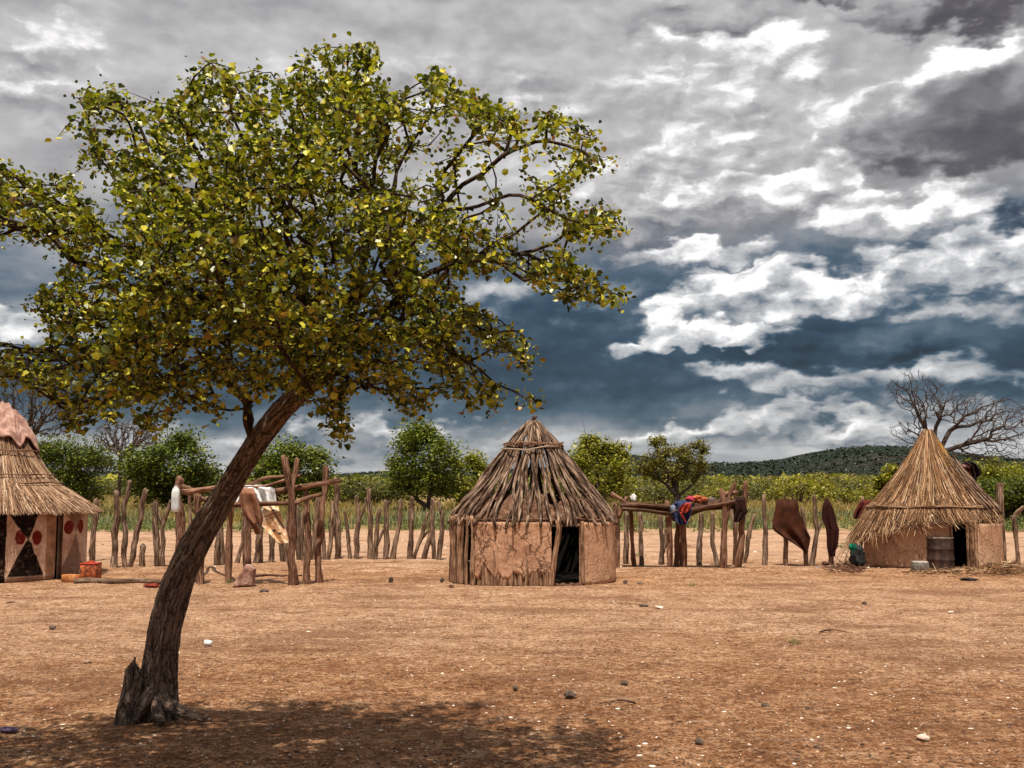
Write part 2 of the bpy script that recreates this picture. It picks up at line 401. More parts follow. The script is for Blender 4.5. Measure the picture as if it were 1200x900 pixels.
# pebbles, dung crumbs, leaf litter, straws lying about: uncountable
def stuff_ground(name, n, smin, smax, mat, ylo, yhi, seed, flat=.5, xr=(-120, 1320), label=None, power=1.0, twig=0):
    r = np.random.default_rng(seed); mb = MB()
    pyv = ylo+(yhi-ylo)*r.random(n)**power; pxv = xr[0]+(xr[1]-xr[0])*r.random(n)
    base = np.array([(1, 0, 0), (.3, .9, 0), (-.7, .7, 0), (-1, -.1, 0), (-.4, -.8, 0), (.6, -.7, 0), (0.05, 0, 1)], float)
    fc = [(0, 1, 6), (1, 2, 6), (2, 3, 6), (3, 4, 6), (4, 5, 6), (5, 0, 6)]
    VV = []; FF = []
    g0 = np.array([G(a, c) for a, c in zip(pxv, pyv)])
    zz = relief(g0[:, 0], g0[:, 1])
    for i in range(n):
        s_ = smin+(smax-smin)*r.random()**3; a = r.random()*6.28; c_, sn = math.cos(a), math.sin(a)
        v = base*(1+.5*(r.random((7, 1))-.5)); v = v*np.array([s_*(1+twig*r.random()*8), s_*(.8 if not twig else .25), s_*flat])
        v = np.stack([v[:, 0]*c_-v[:, 1]*sn, v[:, 0]*sn+v[:, 1]*c_, v[:, 2]], -1)+g0[i]+np.array([0, 0, zz[i]-.002])
        VV.append(v); FF.extend([(q[0]+7*i, q[1]+7*i, q[2]+7*i) for q in fc])
    mb.add(np.vstack(VV), FF); o = mb.build(name, mat, smooth=False, loc=(0, 0, 0)); tag(o, label, 'ground litter', kind='stuff'); return o
def islmat(name, stops, rough=.9, spec=.2):
    m, b = newmat(name); col = b.ramp(b.geo('Random Per Island'), stops)
    col = b.mix(.35, col, b.ramp(b.noise(b.geo('Position'), 40, 3), [(.3, .1), (.7, .6)]), 'OVERLAY'); b.out(b.bsdf(col, rough, None, spec)); return m
M_PEB = islmat('pebble', [(0, (.06, .035, .025)), (.4, (.18, .10, .06)), (.7, (.36, .23, .15)), (.86, (.55, .42, .32)), (.95, (.75, .68, .6))])
M_DARKB = islmat('dark_crumb', [(0, (.04, .022, .014)), (.6, (.10, .055, .034)), (1, (.18, .10, .06))])
M_PALE = islmat('pale_litter', [(0, (.5, .38, .28)), (.5, (.68, .58, .48)), (1, (.85, .8, .74))])
stuff_ground('pebbles', 11000, .003, .018, M_PEB, 668, 930, 1, .55, label='scattered tan and brown pebbles over the bare yard')
stuff_ground('dung_crumbs', 14000, .003, .022, M_DARKB, 650, 930, 2, .5, label='dark crumbs of dung and soil strewn over the bare yard')
stuff_ground('leaf_litter', 4200, .004, .024, M_PALE, 660, 930, 3, .15, label='pale dry leaf litter flecks over the bare yard')
stuff_ground('twig_litter', 700, .004, .012, M_DARKB, 640, 920, 4, .6, label='thin dark twigs lying over the bare yard', twig=1)
stuff_ground('far_pebbles', 1600, .01, .05, M_PEB, 622, 668, 5, .5, label='brown clods on the pale sand beyond the post line')
# ---------------------------------------------------------------- shared materials
M_FENCE = wood('weathered_wood', (.030, .016, .010), (.120, .073, .047), (.36, .25, .18), vary=.4)
M_RACK = wood('reddish_wood', (.030, .012, .008), (.130, .062, .038), (.36, .21, .14), vary=.35)
M_SHELF = wood('dark_red_wood', (.045, .018, .012), (.16, .078, .047), (.30, .17, .11))
M_ROOFP = wood('roof_pole_wood', (.010, .005, .003), (.062, .033, .021), (.40, .28, .20), vary=.6)
M_WALLP = wood('wall_pole_wood', (.03, .014, .008), (.20, .105, .060), (.48, .30, .19), vary=.35)
M_LOG = wood('charred_log_wood', (.020, .010, .007), (.075, .038, .024), (.17, .095, .06))
M_ROPE = plainmat('bark_rope', [(.07, .035, .02), (.22, .12, .07), (.36, .22, .14)], 30)

def post_path(pts_px, D, bury=.12):
    q = [P(a, c, D) for a, c in pts_px]
    return q
def crook(pts, r, seed, amp=.36):
    """add small natural bends between the given joints"""
    rr = np.random.default_rng(seed); out = [pts[0]]
    for a, c in zip(pts[:-1], pts[1:]):
        L = np.linalg.norm(c-a); n = max(2, int(L/.22))
        for k in range(1, n+1):
            p = a+(c-a)*k/n
            if k < n: p = p+rr.normal(size=3)*np.array([1, 1, .2])*r*amp*.55
            out.append(p)
    return out
def wood_post(mb, pts_px, wpx, D, seed, taper=.78, forks=(), bury=.1):
    pts = post_path(pts_px, D); r = wpx/F*D/2
    foot = pts[0].copy(); foot[2] = -bury
    if pts[0][2] > .02: pts[0][2] = .0
    pts = crook([foot]+pts[0:], r, seed)
    n = len(pts); rad = np.linspace(r*1.08, r*taper, n)
    rad = rad*(1+.10*np.sin(np.arange(n)*1.7+seed))
    # broken tip: last ring pulled to a slanted stub
    mb.tube(pts+[pts[-1]+np.array([r*.25, 0, r*.5])], list(rad)+[r*.35], 11, rough=.55, sub=3, seed=seed % 97)
    for fk in forks:
        q = [P(a, c, D+.02*i) for i, (a, c) in enumerate(fk[:-1])]; rf = fk[-1]/F*D/2
        q = crook(q, rf, seed+9)
        mb.tube(q+[q[-1]+np.array([rf*.2, 0, rf*.4])], list(np.linspace(rf*1.05, rf*.75, len(q)))+[rf*.3], 8, rough=.3, sub=2, seed=(seed+3) % 97)
    return np.array([pts[0][0], pts[0][1], 0.])

# ---------------------------------------------------------------- row of fence posts, every one its own thing
FP = [ # section, joints from the foot up, width px, forks, what it looks like
 ('A', [(108, 658), (110, 620), (113, 587)], 7, [], 'slim pale'),
 ('A', [(134, 665), (135, 620), (137, 577)], 8, [], 'straight dark'),
 ('A', [(147, 665), (145, 610), (145, 592), (152, 565)], 6.5, [], 'tall bent-topped'),
 ('A', [(153, 665), (160, 625), (171, 575)], 7, [], 'slanting grey'),
 ('A', [(167, 667), (168, 640)], 7.5, [], 'short broken-off stump'),
 ('A', [(184, 664), (183, 625), (182, 590)], 8, [], 'upright sandy'),
 ('A', [(190, 664), (190, 620), (193, 607), (200, 588)], 6, [[(191, 618), (186, 600), 4]], 'crooked'),
 ('B', [(255, 662), (256, 630), (258, 600)], 7, [], 'upright pale'),
 ('B', [(261, 662), (260, 630), (256, 605)], 6, [], 'slim leaning'),
 ('B', [(278, 660), (285, 635), (286, 612), (284, 600)], 5.5, [], 'bowed thin'),
 ('B', [(300, 660), (303, 635), (303, 600)], 8, [], 'thick straight'),
 ('B', [(306, 659), (305, 630), (308, 600)], 6, [], 'narrow upright'),
 ('B', [(318, 659), (319, 630), (315, 603)], 7, [], 'greyish'),
 ('B', [(331, 658), (330, 630), (328, 606)], 6.5, [], 'slightly tilted'),
 ('B', [(336, 658), (336, 622), (338, 600)], 6, [], 'plain slender'),
 ('B', [(351, 656), (350, 620), (348, 592)], 6.5, [[(350, 602), (344, 590), 4]], 'small-forked'),
 ('B', [(356, 657), (354, 622), (356, 600)], 6, [], 'thin brown'),
 ('B', [(366, 656), (369, 625), (373, 584)], 7, [], 'leaning'),
 ('B', [(380, 656), (379, 630), (377, 604)], 5.5, [], 'low slim'),
 ('B', [(384, 656), (388, 630), (390, 590)], 6, [], 'dark-topped curved'),
 ('C', [(396, 655), (395, 610), (394, 563)], 8, [[(394, 570), (400, 562), 4]], 'tall thick'),
 ('C', [(411, 655), (408, 630), (404, 600)], 5, [], 'thin left-leaning'),
 ('C', [(418, 655), (420, 612), (418, 583)], 6.5, [[(420, 609), (426, 598), (431, 580), 4]], 'Y-forked'),
 ('C', [(434, 655), (434, 610), (432, 574)], 6.5, [], 'tall straight'),
 ('C', [(439, 655), (442, 620), (445, 597)], 6, [[(441, 640), (449, 621), 4]], 'dark-tipped leaning'),
 ('C', [(452, 655), (453, 620), (452, 588)], 7, [[(452, 596), (457, 587), 3.5]], 'grey notch-topped'),
 ('C', [(460, 655), (465, 627), (470, 587)], 6.5, [], 'gently slanting'),
 ('C', [(480, 655), (482, 622), (483, 584)], 7, [], 'stout upright'),
 ('C', [(485, 655), (494, 629), (501, 602)], 5, [[(492, 634), (501, 623), 3.5]], 'strongly slanting'),
 ('C', [(497, 655), (504, 627), (507, 586)], 7, [], 'tall curved'),
 ('C', [(509, 655), (507, 620), (506, 598)], 6, [], 'narrow back'),
 ('C', [(514, 656), (518, 622), (519, 600)], 6, [[(518, 603), (514, 588), 5]], 'fork-armed'),
 ('D', [(733, 661), (734, 630), (734, 604)], 6.5, [], 'grey upright'),
 ('D', [(752, 662), (751, 625), (750, 602)], 6, [[(751, 616), (756, 613), 3]], 'knobbly'),
 ('D', [(775, 661), (776, 640), (774, 606)], 6, [[(777, 648), (780, 632), (780, 620), 4]], 'branched pale'),
 ('D', [(819, 662), (820, 633), (822, 604)], 7, [], 'thick pale'),
 ('D', [(840, 662), (835, 636), (835, 602)], 6, [], 'bowed'),
 ('D', [(865, 658), (862, 630), (857, 598)], 5, [], 'thin right-leaning'),
 ('D', [(873, 660), (877, 628), (884, 604)], 5.5, [], 'slanting'),
 ('D', [(896, 663), (897, 620), (895, 582)], 6.5, [], 'tall plain'),
 ('D', [(921, 663), (920, 620), (922, 592)], 5.5, [], 'blanket-hung'),
 ('D', [(945, 663), (944, 625), (940, 596)], 5.5, [], 'half-covered'),
 ('D', [(951, 663), (957, 624), (954, 582)], 6, [[(956, 629), (963, 612), 4.5]], 'forked'),
 ('D', [(974, 661), (974, 630), (973, 600)], 5.5, [], 'dark-cloth-bearing'),
 ('E', [(1171, 659), (1167, 630), (1161, 594)], 3, [], 'thin stick-like'),
 ('E', [(1194, 661), (1191, 635), (1188, 608), (1192, 600), (1199, 594)], 5, [], 'hook-topped dark'),
]
SEC = {'A': 'between the painted hut and the leaning tree', 'B': 'behind the wooden drying rack', 'C': 'between the drying rack and the pole-roofed hut',
       'D': 'between the pole-roofed hut and the thatched hut', 'E': 'right of the thatched hut'}
ORD = ['first', 'second', 'third', 'fourth', 'fifth', 'sixth', 'seventh', 'eighth', 'ninth', 'tenth', 'eleventh', 'twelfth', 'thirteenth']
cnt = {}
for i, (s_, pts, wpx, fk, desc) in enumerate(FP):
    k = cnt.get(s_, 0); cnt[s_] = k+1
    D = G(*pts[0])[1]; mb = MB(); base = wood_post(mb, pts, wpx, D, 11+i*7, forks=fk)
    o = mb.build('fence_post', M_FENCE, loc=base)
    tag(o, f'{desc} post, {ORD[k]} from left {SEC[s_]}', 'fence post', 'weathered fence posts standing in a row')
# square milled post
mb = MB(); D = G(1175, 664)[1]; wq = 6.5/F*D/2
a = P(1175, 664, D); t_ = P(1175, 566, D)
ring = np.array([(-1, -1), (1, -1), (1, 1), (-1, 1)])*wq
V = np.array([[(a[0]+q[0]*s+.01*math.sin(z*5), a[1]+q[1]*s, z) for q in ring] for z, s in ((-.1, 1), (.3, 1.0), (.8, .97), (t_[2]-.01, .95), (t_[2], .8))])
mb.grid(V, wrapu=True); mb.add(V[-1], [(0, 1, 2, 3)])
o = mb.build('fence_post', M_FENCE, smooth=False, loc=(a[0], a[1], 0)); tag(o, 'straight square-cut tan post right of the thatched hut', 'fence post', 'weathered fence posts standing in a row')

# ---------------------------------------------------------------- drying rack
def Pz(px, py, Dfoot): return P(px, py, Dfoot)
rk = empty('drying_rack', G(300, 686)); tag(rk, 'wooden drying rack of reddish poles with plastic sheets over it', 'rack')
Df = G(300, 686)[1]; Db = G(300, 667)[1]
def part_post(root, pts, w, seed, mat, D=None, forks=(), name='post', label=None):
    D = D or G(*pts[0])[1]; mb = MB(); wood_post(mb, pts, w, D, seed, forks=forks)
    o = mb.build(name, mat, root)
    if label: o['label'] = label
    return o
def part_pole(root, a, c, Da, Dc, w, seed, mat, name='crossbar', amp=.45, mids=()):
    pts = [P(*a, Da)]+[P(q[0], q[1], Da+(Dc-Da)*q[2]) for q in mids]+[P(*c, Dc)]; r = w/F*.5*(Da+Dc)/2
    pts = crook(pts, r, seed, amp); mb = MB()
    mb.tube(pts, np.linspace(r, r*.75, len(pts)), 8, rough=.3, sub=2, seed=seed % 89); return mb.build(name, mat, root)
part_post(rk, [(213, 664), (212, 615), (211, 562)], 12, 301, M_RACK)
part_post(rk, [(235, 684), (233, 630), (232, 581)], 10, 302, M_RACK)
part_post(rk, [(267, 682), (268, 640), (272, 594)], 8.5, 303, M_SHELF, label='dark reddish post')
part_post(rk, [(289, 676), (290, 640), (292, 598)], 9, 304, M_RACK)
part_post(rk, [(343, 687), (342, 620), (341, 575), (333, 537)], 10.5, 305, M_RACK, forks=[[(341, 580), (344, 560), (348, 538), 7]], label='tall forked post')
part_post(rk, [(360, 685), (361, 630), (359, 576)], 8.5, 306, M_RACK)
part_post(rk, [(374, 683), (373, 640), (378, 590), (382, 549)], 8.5, 307, M_RACK)
part_post(rk, [(223, 668), (223, 610), (222, 572)], 5, 308, M_FENCE, label='thin grey rear post')
part_pole(rk, (214, 577), (265, 570), Df, Df-.1, 7, 311, M_RACK)
part_pole(rk, (214, 570), (228, 575), Df+.05, Df, 5, 320, M_RACK)
part_pole(rk, (275, 575), (335, 558), Df+.3, Df+.5, 5, 312, M_RACK, mids=[(312, 560, .5)])
part_pole(rk, (268, 573), (352, 557), Df+.1, Df+.1, 4.5, 313, M_RACK, mids=[(310, 570, .5)])
part_pole(rk, (322, 576), (399, 563), Df+.1, Df+.1, 7, 314, M_RACK)
part_pole(rk, (268, 592), (352, 589), Df-.05, Df-.12, 6.5, 315, M_RACK)
part_pole(rk, (345, 590), (377, 579), Df-.12, Df+.1, 6, 316, M_RACK, mids=[(356, 585, .4)])
part_pole(rk, (232, 584), (275, 592), Db, Df, 6, 317, M_RACK)
part_pole(rk, (215, 575), (242, 588), Df, Db, 5, 318, M_RACK)
part_pole(rk, (225, 597), (236, 612), Df+.1, Df+.2, 3, 319, M_FENCE, name='brace')

# ---------------------------------------------------------------- storage shelf (log platform)
sh = empty('storage_platform', G(790, 668)); tag(sh, 'raised storage platform of dark logs on forked posts beside the pole-roofed hut', 'platform')
Ds = G(790, 667)[1]
part_post(sh, [(786, 667), (784, 620), (782, 589)], 7.5, 401, M_SHELF)
part_post(sh, [(792, 666), (793, 635), (796, 605)], 7, 402, M_SHELF)
part_post(sh, [(802, 667), (802, 640), (801, 603)], 7, 403, M_SHELF)
part_post(sh, [(847, 668), (848, 640), (849, 615), (846, 576)], 8.5, 404, M_SHELF, forks=[[(848, 617), (853, 598), (858, 571), 6.5]], label='tall forked post')
part_post(sh, [(864, 667), (869, 633), (871, 600), (874, 567)], 8, 405, M_SHELF)
part_post(sh, [(723, 667), (724, 630), (721, 592)], 7, 406, M_RACK, forks=[[(724, 606), (729, 595), (734, 583), 6]])
part_post(sh, [(744, 665), (741, 635), (739, 598)], 6, 407, M_SHELF)
part_post(sh, [(861, 660), (862, 620), (861, 567)], 5, 408, M_RACK, D=G(861, 662)[1])
part_post(sh, [(798, 663), (797, 630), (798, 604)], 4, 409, M_SHELF)
rs = np.random.default_rng(5)
for k in range(13):
    y0, y1 = 588+rs.random()*10, 594+rs.random()*9
    o = part_pole(sh, (727+rs.random()*4, y0), (784+rs.random()*4, y1), Ds-.2+k*.06, Ds-.2+k*.06, 3.5+rs.random()*4.5, 420+k, M_LOG, 'platform_log', mids=[(755, (y0+y1)/2-2+rs.random()*3, .5)])
for k in range(17):
    y0, y1 = 594+rs.random()*11, 585+rs.random()*9
    part_pole(sh, (783+rs.random()*6, y0+3), (850+rs.random()*14, y1+1), Ds-.22+k*.045, Ds-.22+k*.045, 3.5+rs.random()*5, 440+k, M_LOG, 'platform_log', mids=[(818, (y0+y1)/2+1, .5)])
part_pole(sh, (716, 578), (735, 590), Ds, Ds, 5, 460, M_RACK); part_pole(sh, (846, 580), (864, 577), Ds, Ds+.1, 6, 461, M_RACK)
part_pole(sh, (846, 586), (875, 588), Ds-.05, Ds, 5, 462, M_SHELF)

# ---------------------------------------------------------------- cloth, hides, sheets
def cloth_mat(name, c0, c1, scale=8, rough=.85, check=None, bump=.4):
    m, b = newmat(name); p = b.tex('Object'); n = b.noise(p, scale, 5, .6); col = b.ramp(n, [(.35, c0), (.65, c1)])
    if check:
        x_, y_, z_ = b.sep(p); w_ = b.m('MAXIMUM', b.m('GREATER_THAN', b.m('SINE', b.m('MULTIPLY', x_, 110.)), .6), b.m('GREATER_THAN', b.m('SINE', b.m('MULTIPLY', z_, 110.)), .6))
        col = b.mix(b.m('MULTIPLY', w_, .6), col, check)
    b.out(b.bsdf(col, rough, b.bump(b.noise(p, scale*3, 4, .6), bump, .01), .15)); return m
def drape(rows, D, fold=.03, nf=3, seed=0, thick=.014, nu=26, nv=30, top_back=.08, mb=None, slant=0):
    """hanging sheet: rows = (py, left px, right px); hung over something at its top edge"""
    rows = sorted(rows); ys = np.array([r[0] for r in rows]); xl = np.array([r[1] for r in rows]); xr = np.array([r[2] for r in rows])
    mb = mb or MB(); V = []
    for i in range(nv):
        t = i/(nv-1); y = ys[0]+(ys[-1]-ys[0])*t; a, c = np.interp(y, ys, xl), np.interp(y, ys, xr); row = []
        for j in range(nu):
            u = j/(nu-1); px = a+(c-a)*u
            dd = fold*math.sin(u*nf*6.28+seed+t*1.3)*(.3+.7*t)+fold*.9*(fbm(np.array([u*3, t*2.2, seed*3.3]), 3, seed)-.5)*2
            dd += top_back*max(0, 1-t*7)**2+slant*t
            row.append(P(px, y, D+dd))
        V.append(row)
    V = np.array(V); Bk = V+np.array([0, thick, 0])
    top = np.concatenate([V, Bk[::-1], V[:1]], 0)
    mb.grid(top)
    for e in (0, -1):
        s_ = np.stack([V[:, e], Bk[:, e]], 1); mb.grid(s_)
    return mb
M_BLANK = cloth_mat('ochre_blanket', (.026, .009, .005), (.075, .024, .011), 5)
o = drape([(585, 912, 931), (588, 910, 935), (600, 908, 937), (612, 905, 941), (618, 905, 943), (622, 907, 946), (630, 918, 950), (637, 930, 949), (645, 941, 947), (649, 943, 945)], G(921, 663)[1]-.12, .055, 1.8, 3).build('hanging_blanket', M_BLANK)
tag(o, 'large rust-brown blanket hung over the fence posts', 'blanket')
M_CHECK = cloth_mat('checked_cloth', (.010, .005, .004), (.024, .009, .007), 9, check=(.075, .014, .009))
o = drape([(583, 968, 969.5), (590, 965, 974), (600, 963, 978), (608, 963, 980), (615, 966, 981), (620, 968, 983.5), (630, 969, 983), (640, 969, 982), (646, 970, 979), (652, 971.5, 979)], G(974, 661)[1]-.10, .035, 1.5, 5).build('checked_cloth', M_CHECK)
tag(o, 'narrow dark checked cloth hanging from a post beside the thatched hut', 'cloth')
M_DKCL = cloth_mat('dark_brown_cloth', (.012, .005, .004), (.035, .013, .010), 7)
o = drape([(582, 860, 873), (588, 859, 874), (594, 859, 874), (600, 859.5, 877), (606, 860, 872), (612, 860, 866)], Ds-.16, .03, 2, 8).build('hanging_cloth', M_DKCL)
tag(o, 'dark brown cloth hanging off the right end of the log platform', 'cloth')
# clothes heaped on the platform
M_NAVY = cloth_mat('navy_cloth', (.015, .022, .055), (.045, .06, .14), 10); M_REDC = cloth_mat('red_cloth', (.20, .022, .014), (.38, .055, .03), 10)
M_ORNG = cloth_mat('orange_cloth', (.30, .07, .03), (.48, .15, .07), 10); M_PINK = cloth_mat('pink_cloth', (.32, .03, .06), (.5, .08, .12), 10)
o = drape([(586, 797, 808), (590, 789, 811), (595, 785, 811), (600, 786, 810), (606, 789, 809), (612, 793, 806), (615, 796, 804)], Ds-.30, .05, 2, 4, thick=.03, top_back=.2).build('blue_garment', M_NAVY)
tag(o, 'dark blue garment drooping over the edge of the log platform', 'garment')
mb = drape([(589, 804, 810), (593, 798, 810), (597, 795, 809), (601, 798, 805)], Ds-.37, .04, 2, 6, thick=.03)
mb = drape([(599, 796, 799), (604, 798, 801), (609, 801, 803), (612, 803, 804.5)], Ds-.38, .01, 1, 6, mb=mb, nu=8)
o = mb.build('red_garment', M_REDC); tag(o, 'bright red garment lying across the blue garment on the platform', 'garment')
def lump(name, pxr, pyr, D, dep, mat, seed, label, cat, amp=.3, sub=4):
    a = P((pxr[0]+pxr[1])/2, (pyr[0]+pyr[1])/2, D); sx = (pxr[1]-pxr[0])/F*D/2*1.12; sz = (pyr[1]-pyr[0])/F*D/2*1.12
    mb = MB(); mb.rock((0, 0, 0), (1, 1, 1), seed, sub, amp); v = mb.v[0]
    v *= (1+.35*(np.abs(vn(v*4+seed, seed)-.5)-.25)*2)[:, None]; mb.v[0] = v*np.array([sx, dep, sz])+a
    o = mb.build(name, mat); tag(o, label, cat); return o
lump('orange_garment', (810, 828), (580, 589), Ds-.1, .14, M_ORNG, 3, 'crumpled orange-brown garment lying on top of the log platform', 'garment', .5)
lump('pink_garment', (803, 814), (581, 588), Ds-.15, .10, M_PINK, 5, 'small pink cloth bundle between the blue and orange garments', 'garment', .5)
M_BAS = plainmat('enamel', [(.35, .40, .50), (.62, .65, .70), (.78, .78, .80)], 12, .35, .2, .004, .5)
o = MB().lathe([(0, 0), (.05, 0), (.085, .05), (.095, .075), (.10, .08), (.088, .075), (.045, .01), (0, .01)], P(832.5, 588.5, Ds-.05), 24, .04).build('enamel_basin', M_BAS); tag(o, 'small bluish white basin resting on the log platform', 'basin')
M_WHITE = cloth_mat('white_plastic', (.62, .62, .62), (.82, .82, .80), 6, .35)
lump('plastic_scrap', (739, 746), (580, 588), Ds-.05, .03, M_WHITE, 8, 'scrap of white plastic stuck on the left part of the platform', 'scrap', .7)
lump('blue_bag', (785.5, 792), (592, 600), Ds-.36, .06, cloth_mat('grey_blue', (.12, .15, .22), (.25, .30, .40), 8), 12, 'grey-blue rolled cloth at the left edge of the garments', 'cloth', .3)
mb = MB(); mb.tube([P(780.5, 604, Ds-.42), P(794, 597, Ds-.42)], [.008, .006], 6); o = mb.build('stick', M_FENCE); tag(o, 'thin pale stick poking out below the blue garment', 'stick')

# hide, plastic sheet and printed sack on the drying rack
M_HIDE = cloth_mat('cow_hide', (.13, .058, .034), (.27, .13, .075), 5)
mb = drape([(572, 281, 297), (580, 280, 299), (590, 281, 303), (600, 286, 306), (608, 291, 308), (614, 297, 307)], Df-.22, .05, 1.5, 2, thick=.02, top_back=.25)
mb = drape([(594, 282, 289), (604, 286, 293), (612, 291, 298), (620, 296, 304), (626, 299, 305)], Df+.12, .03, 1, 9, thick=.02, mb=mb)
o = mb.build('animal_hide', M_HIDE); tag(o, 'stiff brown animal hide draped over the drying rack', 'hide')
o = drape([(568, 288, 306), (572, 286, 321), (580, 296, 323), (588, 300, 324), (594, 306, 322), (599, 305, 319)], Df+.05, .07, 2.5, 7, thick=.01, top_back=.35).build('plastic_sheet', M_WHITE)
tag(o, 'crumpled white plastic sheet lying over the drying rack bars', 'sheet')
o = drape([(578, 276, 283), (584, 275, 283), (590, 276, 280)], Df+.1, .02, 1, 7, thick=.01).build('plastic_bag', M_WHITE); tag(o, 'small white plastic bag seen between the tree trunk and the hide', 'bag')
m, b = newmat('printed_sack'); p = b.tex('Object'); n = b.noise(p, 9, 4, .6); colr = b.ramp(n, [(.35, (.45, .24, .11)), (.5, (.66, .42, .24)), (.66, (.80, .66, .48))])
pc = b.attr('paint', 'Color'); colr = b.mix(1, colr, pc, 'MULTIPLY'); b.out(b.bsdf(colr, .6, b.bump(n, .4, .01), .25)); M_SACK = m
mb = drape([(593, 308, 326), (600, 309, 328), (608, 308, 331), (616, 307, 333), (624, 314, 336), (632, 322, 338), (637, 329, 340)], Df-.05, .035, 1.5, 11, thick=.012, nu=44, nv=50)
mb.hasc = True
for k, (V_, C_) in enumerate(zip(mb.v, mb.c)):
    for q in range(len(V_)):
        v = V_[q]; px = v[0]/v[1]*F/(1)*1.0; pxx = 600+v[0]/(v[1]*CT+(v[2]-H)*ST)*F; pyy = 450-F*((v[2]-H)*CT-v[1]*ST)/(v[1]*CT+(v[2]-H)*ST)
        s_ = (pxx-308)*.55+(pyy-600)*-.8   # along the printed stripes
        for (cx, cy, rx, ry) in ((321, 622, 2.4, 1.7), (328, 625, 2.2, 1.5)):
            if ((pxx-cx)/rx)**2+((pyy-cy)/ry)**2 < 1: C_[q] = (.10, .12, .22)
        if abs(pyy-603+.35*(pxx-318)) < .9 or abs(pyy-606.5+.35*(pxx-318)) < .5: C_[q] = (.45, .32, .26)
        if abs((pxx-327)-(pyy-610)*.62) < 1.3 and pyy < 628: C_[q] = (.26, .20, .20)
        if ((pxx-334.5)/2.4)**2+((pyy-624)/4.5)**2 < 1: C_[q] = (1.5, 1.7, 2.1)
        if abs((pxx-319)-(pyy-608)*.6) < .8 and 606 < pyy < 622: C_[q] = (.40, .30, .28)
o = mb.build('printed_sack', M_SACK); tag(o, 'torn tan sack with dark blue printed marks hanging from the drying rack', 'sack')
# white can hanging at the left post
M_CAN = cloth_mat('grubby_white_plastic', (.42, .46, .48), (.68, .71, .70), 7, .4)
Dc = Df-.05; a = P(205.5, 600, Dc); mb = MB()
prof = [(.0, 0), (.045, .0), (.062, .02), (.064, .09), (.060, .14), (.064, .18), (.063, .30), (.050, .36), (.03, .385), (.026, .40), (.03, .41), (0, .41)]
V = np.array([[(a[0]+r*1.0*math.copysign(abs(math.cos(t))**.6, math.cos(t)), a[1]+r*.8*math.copysign(abs(math.sin(t))**.6, math.sin(t)), a[2]+z+.0*r) for t in np.arange(24)/24*6.283] for r, z in prof]); mb.grid(V, wrapu=True)
rt = empty('plastic_can', (a[0], a[1], a[2])); mb.build('bottle_body', M_CAN, rt)
mb = MB(); mb.tube([a+np.array([.03, 0, .35]), a+np.array([.08, 0, .42]), a+np.array([.12, 0, .38]), P(213, 575, Dc)], .006, 6, sub=4); mb.build('carry_loop', M_ROPE, rt)
tag(rt, 'grubby white plastic can hung on the left post of the drying rack', 'can')
# leaning stone
M_STONE = plainmat('pink_stone', [(.16, .075, .055), (.30, .165, .125), (.44, .29, .23)], 7, .9, .5, .02)
Dst = G(287, 688)[1]; prof = [(274, 687), (275, 682), (283, 671), (289, 661), (295, 661), (300, 666), (299, 674), (297, 686)]
pts = np.array([P(x_, y_, Dst) for x_, y_ in prof]); cen = pts.mean(0); mb = MB(); n = len(pts)
lay = [pts+np.array([0, d, 0])+(cen-pts)*s_ for d, s_ in ((-.11, .35), (-.09, .08), (.0, 0), (.10, .06), (.14, .3))]
V = np.array(lay); V = V+(np.array([[[fbm(q*9, 2, 4)-.5]*3 for q in l] for l in V]))*.05
f_ = mb.grid(V, wrapu=True); mb.add(V[0], [tuple(range(n))]); mb.add(V[-1], [tuple(range(n))[::-1]])
o = mb.build('leaning_stone', M_STONE, smooth=False); tag(o, 'angular pinkish stone slab propped against the rack post foot', 'stone')

# ---------------------------------------------------------------- ground logs, containers, loose stones
mb = MB(); q = [G(87, 684), G(110, 683.5), G(135, 684.5), G(165, 683), G(193, 685)]; q = [v+np.array([0, 0, .035]) for v in q]
mb.tube(q, [.05, .055, .045, .04, .03], 9, rough=.3, sub=4, seed=4); o = mb.build('fallen_log', M_FENCE); tag(o, 'long grey log lying on the ground left of the leaning tree', 'log')
mb = MB(); q = [G(298, 676), G(315, 675), G(332, 676), G(354, 675.5)]; q = [v+np.array([0, 0, .02]) for v in q]
mb.tube(q, [.022, .022, .02, .015], 8, rough=.3, sub=4, seed=14); o = mb.build('fallen_branch', M_LOG); tag(o, 'thin dark branch lying on the ground under the drying rack', 'branch')
m, b = newmat('rusty_orange_tin'); p = b.tex('Object'); n = b.noise(p, 16, 5, .65); _, _, z_ = b.sep(p)
colr = b.ramp(n, [(.36, (.07, .022, .012)), (.48, (.24, .055, .02)), (.62, (.50, .14, .045))])
b.out(b.bsdf(colr, .55, b.bump(n, .3, .005), .3)); M_TIN = m
M_REDRIM = cloth_mat('red_paint', (.26, .022, .012), (.48, .06, .025), 12, .5)
a = G(106, 679); wd = 9.5/F*a[1]; hh = 18.5/F*a[1]
